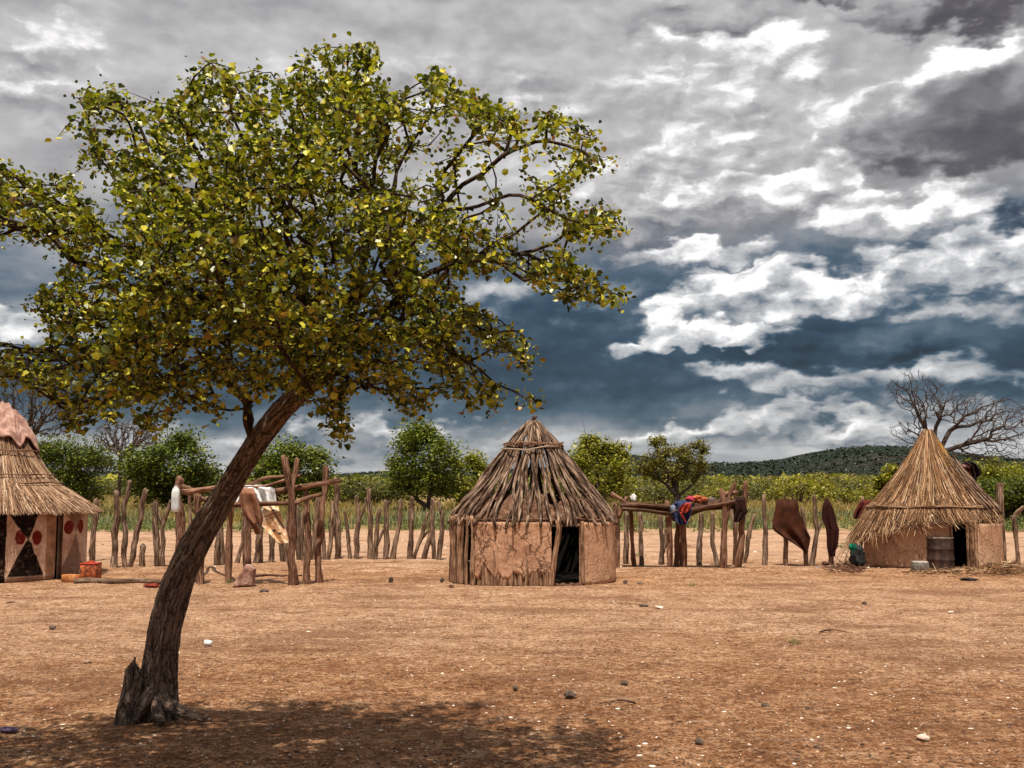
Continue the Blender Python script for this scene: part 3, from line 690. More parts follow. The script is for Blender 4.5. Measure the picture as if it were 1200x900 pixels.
def rbox(mb, cen, sx, sy, z0, z1, taper=1., bev=.12, n=5, rot=0, lean=0):
    ring = []
    for cx, cy, a0 in ((1, 1, 0), (-1, 1, 90), (-1, -1, 180), (1, -1, 270)):
        for k in range(n):
            t = R(a0+90*k/(n-1)); ring.append(((cx*(1-bev)+bev*math.cos(t)), (cy*(1-bev)+bev*math.sin(t))))
    L = []
    for z, s_ in ((z0, .94), (z0+(z1-z0)*.04, 1.), (z0+(z1-z0)*.5, (1+taper)/2), (z1-(z1-z0)*.04, taper), (z1, taper*.95)):
        L.append([(x_*sx*s_, y_*sy*s_, z) for x_, y_ in ring])
    L = np.array(L); c_, s_ = math.cos(rot), math.sin(rot); L = np.stack([L[..., 0]*c_-L[..., 1]*s_+cen[0]+L[..., 2]*lean, L[..., 0]*s_+L[..., 1]*c_+cen[1], L[..., 2]+cen[2]], -1)
    mb.grid(L, wrapu=True); m_ = len(ring); mb.add(L[0], [tuple(range(m_))[::-1]]); mb.add(L[-1], [tuple(range(m_))]); return mb
rt = empty('orange_tin', a); rbox(MB(), a, wd, wd*.9, 0, hh*.95).build('tin_body', M_TIN, rt)
mb = MB(); rbox(mb, a, wd*1.03, wd*.93, hh*.95, hh*1.03); mb.tube([a+np.array([-wd*.7, 0, hh]), a+np.array([-wd*.2, 0, hh*1.12]), a+np.array([wd*.3, 0, hh*1.1]), a+np.array([wd*.5, 0, hh])], .012, 6, sub=3); mb.build('tin_lid', M_REDRIM, rt)
tag(rt, 'rust-orange square tin with red top beside the painted hut', 'tin')
M_ORPL = cloth_mat('orange_plastic', (.30, .09, .025), (.58, .27, .11), 9, .6)
a = G(83, 682); rt = empty('orange_container', a)
rbox(MB(), a, .13, .075, 0, .12, rot=-.35, lean=0).build('container_body', M_ORPL, rt)
mb = MB(); mb.tube([a+np.array([.11, -.05, .07]), a+np.array([.15, -.065, .07])], .02, 10); mb.build('container_cap', M_REDRIM, rt)
tag(rt, 'orange plastic container lying on its side by the painted hut', 'container')
o = MB().lathe([(0, 0), (.045, 0), (.047, .13), (.04, .135), (.038, .02), (0, .02)], G(94, 677.5), 18).build('black_can', M_LOG); tag(o, 'small black can between the orange container and the square tin', 'can')
M_GST = plainmat('dark_stone', [(.035, .026, .022), (.09, .065, .052), (.19, .14, .11)], 14, .9, .5, .01)
M_TST = plainmat('tan_stone', [(.16, .09, .06), (.30, .19, .13), (.46, .32, .24)], 14, .9, .5, .01)
M_LST = plainmat('light_stone', [(.40, .28, .22), (.60, .46, .38), (.78, .68, .60)], 14, .9, .5, .01)
for k, (px, py, w_, h_, mat, name, lab) in enumerate([
    (61, 737, 11, 5, M_GST, 'stone', 'dark flat stone left of the leaning tree trunk'),
    (103, 777, 12, 5, M_TST, 'stone', 'tan earth-crusted stone just left of the tree stump'),
    (12, 707, 15, 5, M_TST, 'stone', 'flat tan stone near the left edge before the painted hut'),
    (309, 694, 14, 5, M_GST, 'stone', 'flat black stone in front of the drying rack'),
    (458, 683, 8, 9, M_GST, 'dung_clod', 'dark brown clod standing alone left of the pole-roofed hut'),
    (518, 682, 7, 7, M_GST, 'dung_clod', 'brown clod at the left corner of the pole-roofed hut'),
    (529, 688, 9, 5, M_TST, 'dung_clod', 'reddish clod in front of the left corner of the pole-roofed hut'),
    (668, 817, 18, 8, M_GST, 'stone', 'dark angular stone above the right end of the tree shadow'),
    (819, 873, 14, 9, M_GST, 'stone', 'dark pyramidal stone in the right foreground near the bottom edge'),
    (1081, 867, 16, 8, M_LST, 'stone', 'pale pinkish stone in the lower right foreground'),
    (897, 828, 13, 5, M_GST, 'stone', 'grey stone with a whitish edge in the right middle ground'),
    (604, 808, 9, 6, M_GST, 'stone', 'small dark stone left of the angular stone'),
    (732, 802, 11, 5, M_GST, 'stone', 'small dark stone upper right of the angular stone'),
    (956, 877, 10, 5, M_GST, 'stone', 'low dark stone between the pyramidal and the pinkish stones'),
    (772, 713, 16, 4, M_LST, 'bone', 'flat white bone-like piece right of the pole-roofed hut'),
    (755, 710, 15, 3, M_GST, 'bark_piece', 'dark bark piece touching the flat white piece'),
    (1114, 719, 10, 4, M_LST, 'stone', 'small whitish stone below the thatched hut'),
    (1013, 708, 8, 4, M_GST, 'stone', 'tiny grey stone below the left end of the thatched hut'),
    (1091, 668, 8, 6, M_TST, 'stone', 'reddish stone at the foot of the rusty drum'),
    (733, 684, 7, 5, M_GST, 'dung_clod', 'dark clod at the right corner of the pole-roofed hut'),
    (750, 685, 9, 3, M_GST, 'dung_clod', 'flat dark clod a step right of the pole-roofed hut'),
    (434, 791-24, 10, 3, M_TST, 'stone', 'small flat tan stone in the middle of the yard'),
    ]):
    a = G(px, py); s_ = a[1]/F
    o = MB().rock(a+np.array([0, 0, h_*s_*.35]), (w_*s_*.42, w_*s_*.36, h_*s_*.50), 60+k, 2, .45, rot=k).build(name, mat, smooth=False)
    tag(o, lab, name.replace('_', ' '))
a = G(244, 757); mb = MB(); mb.tube([a+np.array([-.035, 0, .03]), a+np.array([0.0, .0, .03]), a+np.array([.035, -.015, .028])], [.032, .03, .024], 14); o = mb.build('plastic_cup', M_WHITE); tag(o, 'white plastic cup lying right of the tree trunk', 'cup')
lump('red_rag', (168, 187), (684, 688.5), G(178, 688)[1], .08, cloth_mat('dull_red', (.12, .02, .015), (.30, .05, .03), 12), 15, 'small red rag beside the end of the long log', 'rag', .6)
lump('purple_rag', (0, 24), (852, 857), G(10, 857)[1], .05, cloth_mat('purple', (.06, .04, .07), (.16, .11, .18)), 16, 'thin purple rag on shaded ground at the left edge', 'rag', .7)
lump('black_rag', (1126, 1142), (677, 681), G(1134, 681)[1], .10, cloth_mat('blk', (.01, .01, .012), (.04, .04, .045)), 17, 'crumpled black rag lying before the thatched hut', 'rag', .8)
for (pts, r_, lab) in (([(703, 826), (716, 824), (728, 822), (745, 826)], .007, 'long dark twig lying in the middle foreground'), ([(960, 742), (975, 739), (992, 742)], .008, 'dark twig lying on the right side of the yard')):
    mb = MB(); mb.tube([G(*q)+np.array([0, 0, .012]) for q in pts], r_, 6, rough=.3, sub=3); mb.tube([G(*pts[1])+np.array([0, 0, .01]), G(pts[1][0]-4, pts[1][1]+4)+np.array([0, 0, .03])], r_*.6, 5)
    o = mb.build('twig', M_LOG); tag(o, lab, 'twig')
# ================================================================ huts
class Frame:
    """a hut's own frame: phi = 0 faces the yard, positive turns to the right"""
    def __init__(s, px, D, a, n=2.0, ad=None):
        d = ray(px, 562); s.c = np.array([d[0]/d[1]*D, D, 0.]); s.c[0] = (px-600)/F*D
        v = s.c[:2]/np.linalg.norm(s.c[:2]); s.f = -v; s.r = np.array([v[1], -v[0]]); s.a = a; s.n = n; s.ad = ad or a
    def rad(s, phi, a=None, n=None):
        n = s.n if n is None else n
        S_, C_ = np.abs(np.sin(phi)), np.abs(np.cos(phi))
        return ((S_/s.a)**n+(C_/s.ad)**n)**(-1/n)
    def at(s, phi, r, z):
        phi, r, z = np.broadcast_arrays(np.asarray(phi, float), r, z)
        sn, cs = np.sin(phi), np.cos(phi)
        return np.stack([s.c[0]+r*(sn*s.r[0]+cs*s.f[0]), s.c[1]+r*(sn*s.r[1]+cs*s.f[1]), z+0.], -1)
def wall_shell(fr, p0, p1, z0f, z1, th, amp, seed, nphi=120, nz=40, r_off=0, colf=None, edge=.0, nsc=3.):
    """thick plaster shell between two angles; z0f(phi) gives its lower edge"""
    ph = np.linspace(p0, p1, nphi); za = np.array([z0f(p_) for p_ in ph]); t = np.linspace(0, 1, nz)[:, None]
    PH = ph[None, :]+0*t; Z = za[None, :]+(z1-za[None, :])*t; rr = fr.rad(PH)+r_off
    nz_ = (fbm(np.stack([np.sin(PH)*rr*nsc, np.cos(PH)*rr*nsc, Z*nsc], -1), 4, seed)-.5)*2*amp
    nz_ = nz_+(fbm(np.stack([np.sin(PH)*rr*14, np.cos(PH)*rr*14, Z*14], -1), 3, seed+4)-.5)*amp*.7
    rnd = th*.5*(np.clip(1-t*14, 0, 1)**2+np.clip(1-(1-t)*25, 0, 1)**2)
    Fo = fr.at(PH, rr+nz_-rnd, Z); Bk = fr.at(PH, rr-th, Z); cc = None
    if colf:
        dg = np.degrees(PH); nn = fbm(np.stack([dg*.25, Z*9, 0*Z+3], -1), 3, 44)-.5
        cc = np.array([[colf(dg[i, j], Z[i, j], nn[i, j]) for j in range(nphi)] for i in range(nz)]).reshape(-1, 3)
    mb = MB(); mb.grid(Fo, c=cc); mb.grid(Bk[:, ::-1])
    mb.grid(np.stack([Fo[0], Bk[0]], 0)[::-1]); mb.grid(np.stack([Fo[-1], Bk[-1]], 0))
    mb.grid(np.stack([Fo[:, 0], Bk[:, 0]], 1)); mb.grid(np.stack([Fo[:, -1], Bk[:, -1]], 1)[:, ::-1])
    mb.hasc = True
    return mb
def plaster(name, c0, c1, c2, cracks=1.0, crack_scale=2.6, streaks=.3):
    m, b = newmat(name); p = b.tex('Object'); big = b.noise(p, 2.2, 5, .6); fine = b.noise(p, 22, 5, .7)
    f = b.m('ADD', b.m('MULTIPLY', big, .6), b.m('MULTIPLY', fine, .4)); col = b.ramp(f, [(.36, c0), (.5, c1), (.64, c2)])
    st = b.noise(b.vm('MULTIPLY', p, (9, 9, .8)), 1.4, 4, .6); col = b.mix(b.m('MULTIPLY', b.mr(st, .52, .66), streaks), col, c0)
    wp = b.vm('ADD', b.vm('MULTIPLY', p, (1.5, 1.5, .8)), b.vm('MULTIPLY', b.noise(p, 5, 4, .6, 0, 1), (.35, .35, .35)))
    e = b.voro(wp, crack_scale, 'DISTANCE_TO_EDGE'); e2 = b.voro(b.vm('ADD', wp, (3, 3, 3)), crack_scale*3.2, 'DISTANCE_TO_EDGE')
    gate = b.mr(b.noise(p, 1.6, 2), .36, .48)
    c1_ = b.m('MULTIPLY', b.m('SUBTRACT', 1, b.mr(e, .0, .030)), gate); c2_ = b.m('MULTIPLY', b.m('SUBTRACT', 1, b.mr(e2, .0, .045)), b.mr(b.noise(p, 2.9, 2), .50, .60))
    ck = b.m('MULTIPLY', b.m('MAXIMUM', c1_, c2_), cracks)
    pitm = b.m('MULTIPLY', b.m('SUBTRACT', 1, b.mr(b.voro(p, 17), .08, .14)), .5*min(1, cracks))
    ck = b.m('MAXIMUM', ck, pitm)
    pc = b.attr('paint', 'Color'); wear = b.m('MULTIPLY', b.mr(b.noise(p, 13, 6, .75),   .52, .64), .26); pc = b.mix(wear, pc, (.62, .55, .50)) if name == 'lime_plaster' else pc
    col = b.mix(1, col, pc, 'MULTIPLY')
    col = b.mix(b.m('MULTIPLY', ck, .85), col, (.06, .028, .016))
    h = b.m('SUBTRACT', b.m('ADD', b.m('MULTIPLY', big, .5), b.m('MULTIPLY', fine, .4)), ck)
    b.out(b.bsdf(col, .95, b.bump(h, .8, .03), .08)); return m
M_DARKIN = plainmat('shade_dark_interior', [(.004, .003, .002), (.007, .005, .004), (.011, .007, .005)], 4)  # near-black colour stands in for indoor shade on hut linings and floors
# black-painted copies of paint are real paint: 'paint' holds the painted design only
M_PLA = plaster('mud_plaster', (.30, .155, .090), (.45, .255, .160), (.60, .375, .245))
M_PLB = plaster('smooth_mud_plaster', (.36, .195, .115), (.48, .28, .175), (.58, .36, .23), .35, 2.0, .15)
M_PLW = plaster('lime_plaster', (.40, .24, .16), (.62, .42, .31), (.78, .60, .48), .3, 3., .35)
M_MUDD = plainmat('dry_mud_daub', [(.05, .024, .015), (.14, .070, .042), (.26, .145, .09)], 16, .95, .8, .02)
for mm in (M_PLA, M_PLB): pass

def white_attr(mb): mb.hasc = True; return mb
# ---------------------------------------------------------------- pole-roofed hut in the middle
A_ = math.pi/180
fr = Frame(624.5, 17.35, 1.36, 2.9, 1.27)
hut = empty('pole_hut', fr.c); tag(hut, 'round mud-plastered hut with a bare conical roof of wooden poles and an open dark doorway', 'hut')
Dfc = fr.c[1]-1.27
EAVE = P(624, 611, Dfc)[2]
def phi_of(frm, px, r_off=0, n=400):
    """angle on the visible half of a wall whose point appears at this bearing"""
    best = None
    for k in range(n+1):
        p_ = (-1.5+3.0*k/n); q = frm.at(p_, frm.rad(p_)+r_off, .5); x_ = 600+q[0]/(q[1]*CT+(q[2]-H)*ST)*F
        if best is None or abs(x_-px) < best[0]: best = (abs(x_-px), p_)
    return best[1]
pa = phi_of(fr, 556); pd0 = phi_of(fr, 651); pd1 = phi_of(fr, 682)
def lowedge(p_):
    t = (p_-pa)/(pd0-pa); v = .20+.26*(vn(np.array([p_*7, 3, 1]), 2)-.5)+.20*(fbm(np.array([p_*17, 1, 1]), 3, 4)-.5)*1.2
    return max(.05, v*min(1., 1.15-.6*t+.15))
wall_shell(fr, pa, pd0-.05, lowedge, EAVE-.01, .05, .022, 21, 170, 60, nsc=3.).build('plaster_panel', M_PLA, hut)['label'] = 'cracked plaster panel left of the doorway'
wall_shell(fr, pd1, math.pi*.62, lambda p_: .0, EAVE-.01, .07, .016, 22, 120, 40).build('plaster_panel', M_PLB, hut)['label'] = 'smoother plaster panel right of the doorway'
wall_shell(fr, math.pi*.62, 2*math.pi-1.45, lambda p_: .0, EAVE-.01, .06, .012, 23, 90, 14).build('back_wall', M_PLB, hut)
wall_shell(fr, pd1+.05, 2*math.pi-1.5, lambda p_: .0, EAVE-.03, .02, .006, 24, 90, 10, r_off=-.09).build('shade_lining', M_DARKIN, hut)  # added inner shell, doorway shade put into its colour
# upright wall poles: bare at the left, peeping out beneath the plaster in the middle
rw = np.random.default_rng(3)
ps = phi_of(fr, 530)
ang_l = list(np.linspace(-1.62, pa-.01, 15))
for k, p_ in enumerate(ang_l):
    p_ += rw.normal()*.012; r_ = fr.rad(p_)-.015+rw.normal()*.020; w_ = .026+.022*rw.random()
    pts = [fr.at(p_+rw.normal()*.012, r_+rw.normal()*.01, z) for z in (-.08, .25, .55, .85, EAVE+.03+.06*rw.random())]
    MB().tube(pts, np.linspace(w_*1.1, w_*.85, 5), 8, rough=.35, sub=3, seed=k).build('wall_pole', M_WALLP, hut)
for k in range(26):
    p_ = pa+(pd0-.06-pa)*(k+.5)/26+rw.normal()*.01; r_ = fr.rad(p_)-.045+rw.normal()*.008; w_ = .026+.012*rw.random()
    pts = [fr.at(p_+rw.normal()*.014, r_, z) for z in (-.06, .2, .45, .6)]
    MB().tube(pts, np.linspace(w_*1.1, w_*.8, 4), 7, rough=.35, sub=3, seed=40+k).build('wall_pole', M_WALLP, hut)
# wattle behind plaster
mb = MB(); 
for z in (.35, .75): mb.tube([fr.at(p_, fr.rad(p_)-.10, z+.02*math.sin(p_*7)) for p_ in np.linspace(-1.6, pd0-.03, 40)], .014, 6, rough=.3)
mb.build('wattle_rod', M_WALLP, hut)
# door posts
q0 = fr.at(pd0-.02, fr.rad(pd0)+.03, 0); mb = MB()
zt = EAVE
dp = [P(646, 686, q0[1]), P(649, 662, q0[1]), P(652, 640, q0[1]), P(655, 622, q0[1]), P(654, 610, q0[1])]; dp[0][2] = -.05
mb.tube(dp, [.05, .046, .044, .042, .04], 9, rough=.3, sub=4, seed=3); mb.build('door_post', M_WALLP, hut)
q1 = fr.at(pd1, fr.rad(pd1)+.015, 0)
MB().tube([q1+np.array([0, 0, z]) for z in (-.05, .3, .6, .9, EAVE)], .03, 8, rough=.3, sub=3, seed=8).build('door_post', M_WALLP, hut)
# eave ring of mud-caked rods
mb = MB()
for dz, dr in ((0, 0), (.03, .025), (.015, -.05)): mb.tube([fr.at(p_, fr.rad(p_)-.045+dr, EAVE-.005+dz+.012*math.sin(p_*13+dr*50)) for p_ in np.linspace(-math.pi, math.pi, 120)], .013, 6, rough=.4, seed=int(dz*100))
mb.build('eave_ring', M_MUDD, hut)
# roof
APX = P(622, 493, fr.c[1])[2]
def rprof(t):   # t 0 eave .. 1 tip ; radius factor, height factor
    return np.interp(t, [0, .12, .35, .7, .9, 1], [1.015, .93, .70, .355, .135, .03]), np.interp(t, [0, .12, .35, .7, .9, 1], [-.05, .08, .315, .70, .92, 1.0])
NP = 92
skip = [(-.42, -.30), (.24, .33), (-.16, -.09)]
for k in range(NP):
    p_ = -math.pi+2*math.pi*(k+.5)/NP+rw.normal()*.018
    top = .93+.09*rw.random(); w_ = .019+.011*rw.random(); tw = rw.normal()*.05
    if any(a0 < p_ < a1 for a0, a1 in skip): top = .97; p_ += .05
    pts = []; rr = []; ts = np.linspace(-.045+.10*rw.random(), top, 9)
    off = .015+.05*rw.random()*(k % 2); drift = rw.normal()*.07; ph = rw.random()*6; am = .018+.02*rw.random()
    for i, t in enumerate(ts):
        rf, zf = rprof(t); r0 = fr.rad(p_, None, fr.n-(fr.n-2)*min(1, t*1.6))
        pp_ = p_+drift*t*(1+t)+am*math.sin(t*9+ph)/(max(rf, .15))*.8
        pts.append(fr.at(pp_, r0*rf+off*(1-t*.5)+(.015*rw.normal()), EAVE+.0+(APX-EAVE)*zf)); rr.append(w_*(1.12-.42*t)*(.6 if i == 0 else 1))
    mbp = MB(); mbp.tube(pts, rr, 7, rough=.4, sub=3, seed=k)
    if rw.random() < .3:  # knobbly side twig
        a0 = pts[4]; mbp.tube([a0, a0+rw.normal(size=3)*.03+np.array([0, 0, -.05])+(a0-fr.c)*np.array([.06, .06, 0])], [.014, .006], 5)
    mbp.build('roof_pole', M_ROOFP, hut)
mb = MB()
for k in range(6):
    p_ = rw.random()*6.28; a0 = fr.at(p_, .05, APX-.12); mb.tube([a0, fr.at(p_+3, .02, APX), fr.at(p_+3.1, .03+.05*rw.random(), APX+.04+.05*rw.random())], [.022, .02, .013], 6, rough=.4, sub=3, seed=k)
mb.build('roof_tip', M_LOG, hut)
# mud and chopped stalks packed between the lower roof poles
mb = MB(); nph, nt = 220, 16; PH = np.linspace(-math.pi, math.pi, nph+1)[None, :-1]+0*np.arange(nt)[:, None]
Sx = lambda k, c: np.stack([np.sin(PH)*k+5, np.cos(PH)*k, 0*PH+c], -1)
hi = .07+.20*vn(Sx(3.1, 2), 31)+.12*vn(Sx(11, 2), 3)+np.where((PH < -.7) & (PH > -1.6), .15, 0)
t = hi*np.arange(nt)[:, None]/(nt-1); rf, zf = rprof(t); n_ = (fbm(np.stack([PH*9, t*30, 0*t+1], -1), 3, 6)-.5)*.07
V = fr.at(PH, fr.rad(PH, None, fr.n-(fr.n-2)*np.minimum(1, t*1.6))*rf-.045+n_, EAVE+(APX-EAVE)*zf+n_*.5)
cc = fr.c+np.array([0, 0, EAVE]); Bk = V+(cc-V)*np.array([.05, .05, .0]); mb.grid(np.concatenate([V, Bk[::-1]], 0), wrapu=True)
for k in range(70):
    p_ = rw.random()*6.28-3.14; t = rw.random()**1.3*.38; rf, zf = rprof(t)
    a0 = fr.at(p_, fr.rad(p_)*rf-.01, EAVE+(APX-EAVE)*zf); s_ = .012+.018*rw.random(); mb.rock(a0, (s_*1.6, s_, s_*1.1), k, 1, .8)
mb.build('mud_packing', M_MUDD, hut)
# binding hoop
tb = .70; zb = P(622, 521, fr.c[1]-.45)[2]; rb = .51
mb = MB()
for k in range(4): mb.tube([fr.at(p_, rb+.012*math.sin(p_*5+k*2), zb+.012*k+.016*math.sin(p_*3+k)) for p_ in np.linspace(-math.pi, math.pi, 50)], .010, 6, rough=.3, seed=k)
mb.build('binding_hoop', M_ROPE, hut)
mb = MB(); Dh = fr.c[1]-rb-.03
mb.tube([P(588, 525.5, Dh+.35), P(602, 526.5, Dh), P(627, 527.5, Dh-.03)], .014, 7, rough=.25, sub=3, seed=1); mb.tube([P(619, 527, Dh-.03), P(640, 523, Dh), P(656, 523.5, Dh+.3)], .012, 7, rough=.25, sub=3, seed=2)
mb.build('tie_stick', wood('pale_stick', (.18, .12, .09), (.40, .30, .23), (.62, .50, .40)), hut)
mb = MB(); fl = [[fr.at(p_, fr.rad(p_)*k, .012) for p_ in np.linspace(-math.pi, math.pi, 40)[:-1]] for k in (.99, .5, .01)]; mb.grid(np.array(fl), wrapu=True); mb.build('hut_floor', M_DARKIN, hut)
# rubble in the doorway
for k in range(14):
    p_ = pd0+(pd1-pd0)*rw.random(); a0 = fr.at(p_, fr.rad(p_)+.04*rw.normal()-.02, .02); s_ = .02+.035*rw.random()
    o = MB().rock(a0, (s_*1.5, s_, s_*.9), 200+k, 1, .5).build('mud_lump', M_MUDD, smooth=False); tag(o, 'lump of broken mud lying in the doorway of the pole-roofed hut', 'mud lump', 'mud lumps in the doorway')

# ---------------------------------------------------------------- thatch
M_STRAW = islmat('straw', [(0, (.04, .017, .008)), (.28, (.12, .055, .026)), (.55, (.28, .140, .062)), (.8, (.48, .275, .135)), (.92, (.68, .46, .27)), (1, (.78, .64, .46))], .75, .25)
M_STRAWB = islmat('straw_pale', [(0, (.06, .028, .014)), (.25, (.18, .092, .048)), (.58, (.35, .20, .112)), (.86, (.56, .36, .225)), (1, (.82, .66, .50))], .75, .25)
M_UNDER = plainmat('packed_straw', [(.06, .03, .014), (.15, .08, .036), (.26, .15, .07)], 20, .95, .8, .03)
def thatch_layer(mb, fr, prof, zt_, n, seed, t0, t1, wid=.006, clump=26, spread=.10, ragged=.10, lift=.05, p0=-math.pi, p1=math.pi):
    """straws running down the roof from parameter t0 (high) to t1 (eave); prof(t,phi)->(r,z)"""
    r = np.random.default_rng(seed)
    p_ = p0+(p1-p0)*r.random(n); q1 = np.stack([p_*9+40, 0*p_+2, 0*p_+seed], -1); q2 = np.stack([p_*14+40, 0*p_+2, 0*p_+7], -1)
    a = t0+(t1-t0)*.35*r.random(n)*np.where(r.random(n) < .6, 1, 2.2); a = np.minimum(a, t1-.12)
    e1 = t1*(1+ragged*(r.random(n)-.55)+ragged*1.2*(vn(q1, seed+2)-.5)); e2 = a+(t1-a)*(.35+.65*r.random(n)); e = np.where(r.random(n) < .5, e1, e2)
    dr = r.normal(size=n)*spread*.25+spread*.7*(vn(q2, seed+9)-.5)*2
    lf = lift*r.random(n)**1.5+lift*.6*(vn(q2*2.1, seed+5)-.3); w = wid*(.5+.8*r.random(n)); bend = r.normal(size=n)*.012; m_ = 5; L = []
    for i in range(m_):
        t = a+(e-a)*i/(m_-1); rr, z = prof(t, p_); ph = p_+dr*(t-a)+bend*math.sin(i*1.1)
        q = fr.at(ph, rr+lf*(.3+.7*i/(m_-1)), z)
        tang = np.stack([np.cos(ph)*fr.r[0]-np.sin(ph)*fr.f[0], np.cos(ph)*fr.r[1]-np.sin(ph)*fr.f[1], 0*ph], -1)
        nrm = q-fr.c; nrm[:, 2] = .9; nrm /= np.linalg.norm(nrm, axis=1)[:, None]
        ww = (w*(1 if i < m_-1 else .35))[:, None]
        L += [q-tang*ww*.5, q+nrm*ww*.55, q+tang*ww*.5]
    V = np.stack(L, 1); f0 = []
    for i in range(m_-1):
        s0 = i*3; f0 += [(s0, s0+1, s0+4, s0+3), (s0+1, s0+2, s0+5, s0+4), (s0+2, s0, s0+3, s0+5)]
    f0 = np.array(f0)[None]+(np.arange(n)*m_*3)[:, None, None]
    mb.add(V.reshape(-1, 3), f0.reshape(-1, 4)); return mb
def under(fr, prof, t0, t1f, inset=.05, th=.08):
    mb = MB(); ph = np.linspace(-math.pi, math.pi, 111)[:-1]; te = t1f(0)
    t = np.linspace(t0, te, 22)[:, None]+0*ph; PH = ph+0*t; rr, z = prof(t, PH)
    V = fr.at(PH, np.maximum(.01, rr-inset+.03*(fbm(np.stack([PH*8, t*5, 0*t+3], -1), 2)-.5)), z-.01)
    Bk = V.copy(); Bk[..., 2] -= th; Bk[:, :, :2] = fr.c[:2]+(V[:, :, :2]-fr.c[:2])*.93
    mb.grid(np.concatenate([V, Bk[::-1]], 0), wrapu=True); return mb
# ---- thatched hut at the right
fr = Frame(1087, 20.0, 1.24, 2.5, 1.16); D3 = fr.c[1]
h3 = empty('thatched_hut', fr.c); tag(h3, 'smooth mud hut at the right with a shaggy pointed straw thatch and open doorway', 'hut')
WT = .85; AP3 = P(1083, 504, D3)[2]
dl = phi_of(fr, 1114); dr_ = phi_of(fr, 1143)
wall_shell(fr, dr_-2*math.pi+0, dl, lambda p_: 0, WT, .08, .012, 31, 260, 30).build('plaster_wall', M_PLB, h3)
wall_shell(fr, dr_-2*math.pi+.05, dl-.05, lambda p_: 0, WT-.03, .02, .006, 32, 160, 10, r_off=-.11).build('shade_lining', M_DARKIN, h3)  # same kind of added shell, its dark colour imitates the unlit inside
# right of the door: poles then the smooth plaster already belongs to the shell
for k, (px, w_) in enumerate(((1134, 3.0), (1138, 5.5), (1143, 4.5), (1114.5, 3.5))):
    p_ = phi_of(fr, px); q = fr.at(p_, fr.rad(p_)+.01, 0); r_ = w_/F*D3/2
    MB().tube([q+np.array([rw.normal()*.008, 0, z]) for z in (-.04, .3, .6, .9, WT+.02)], r_, 8, rough=.25, sub=3, seed=60+k).build('door_post', M_WALLP, h3)
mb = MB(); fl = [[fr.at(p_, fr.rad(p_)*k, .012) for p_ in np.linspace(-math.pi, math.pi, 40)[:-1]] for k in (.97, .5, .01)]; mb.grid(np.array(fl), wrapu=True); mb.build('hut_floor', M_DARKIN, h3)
def prof3(t, p_):
    # eave droops lower and wider on the left
    lf = np.clip(np.sin(-p_), 0, 1)**1.5; rt_ = np.clip(np.sin(p_), 0, 1)
    re = 1.28+.15*lf-.10*rt_; ze = .90-.34*lf+.03*rt_
    K = [0, .2, .45, .7, .85]; t = np.asarray(t, float)
    rb = np.interp(t, K, [.06, .30, .62, .93, 1.08]); zb = np.interp(t, K, [AP3+.02, AP3-.46, AP3-.93, AP3-1.32, 1.14])
    u = (t-.85)/.15; u = np.where(u > 1, 1+.33*(u-1), u)
    r = np.where(t > .85, 1.08+(re-1.08)*u, rb)
    z = np.where(t > .85, 1.14-.0*lf+(ze-1.14)*u, zb-.0*lf)
    return r, z
under(fr, prof3, .0, lambda p_: .93, .06).build('roof_base', M_UNDER, h3)
mb = MB(); thatch_layer(mb, fr, prof3, 0, 5200, 1, .0, 1.0, .011, ragged=.13, lift=.07, spread=.5); thatch_layer(mb, fr, prof3, 0, 3600, 2, .60, 1.04, .012, ragged=.26, spread=.9, lift=.08)
thatch_layer(mb, fr, prof3, 0, 900, 3, .55, 1.14, .012, ragged=.3, spread=.7, lift=.1, p0=-1.9, p1=.35)
mb.build('thatch', M_STRAW, h3)
mb = MB()
for k in range(2): mb.tube([fr.at(p_, prof3(.86, p_)[0]+.07+.01*math.sin(p_*9+k*2), prof3(.86, p_)[1]+.02+.012*math.sin(p_*6+k)+.012*k) for p_ in np.linspace(-math.pi, math.pi, 90)], .017, 7, rough=.3, seed=k)
mb.build('binding_hoop', wood('hoop_wood', (.06, .03, .016), (.20, .11, .06), (.38, .24, .15)), h3)
# bare rafters showing on the right side
for k in range(7):
    p_ = .95+.11*k; pts = [fr.at(p_-.25*(1-t)+.02*rw.normal(), prof3(t, p_)[0]+.10, prof3(t, p_)[1]+.04) for t in (.22+.03*k % .1, .45, .65, .86, .97)]
    MB().tube(pts, [.012, .016, .018, .02, .018], 7, rough=.3, sub=3, seed=k).build('roof_rafter', M_ROOFP, h3)
M_TUFT = islmat('golden_straw', [(0, (.22, .10, .02)), (.5, (.42, .22, .05)), (1, (.60, .36, .12))])
mb = MB()
for k in range(420):
    t = .12+.22*rw.random(); p_ = 1.05+.18*rw.normal(); r_, z = prof3(t, p_); a0 = fr.at(p_, r_+.02, z+.04); mb.tube([a0, a0+np.array([.02+.05*rw.random(), -.02, -.10-.12*rw.random()])+rw.normal(size=3)*.02], [.006, .003], 3, cap=False)
mb.build('straw_tuft', M_TUFT, h3)

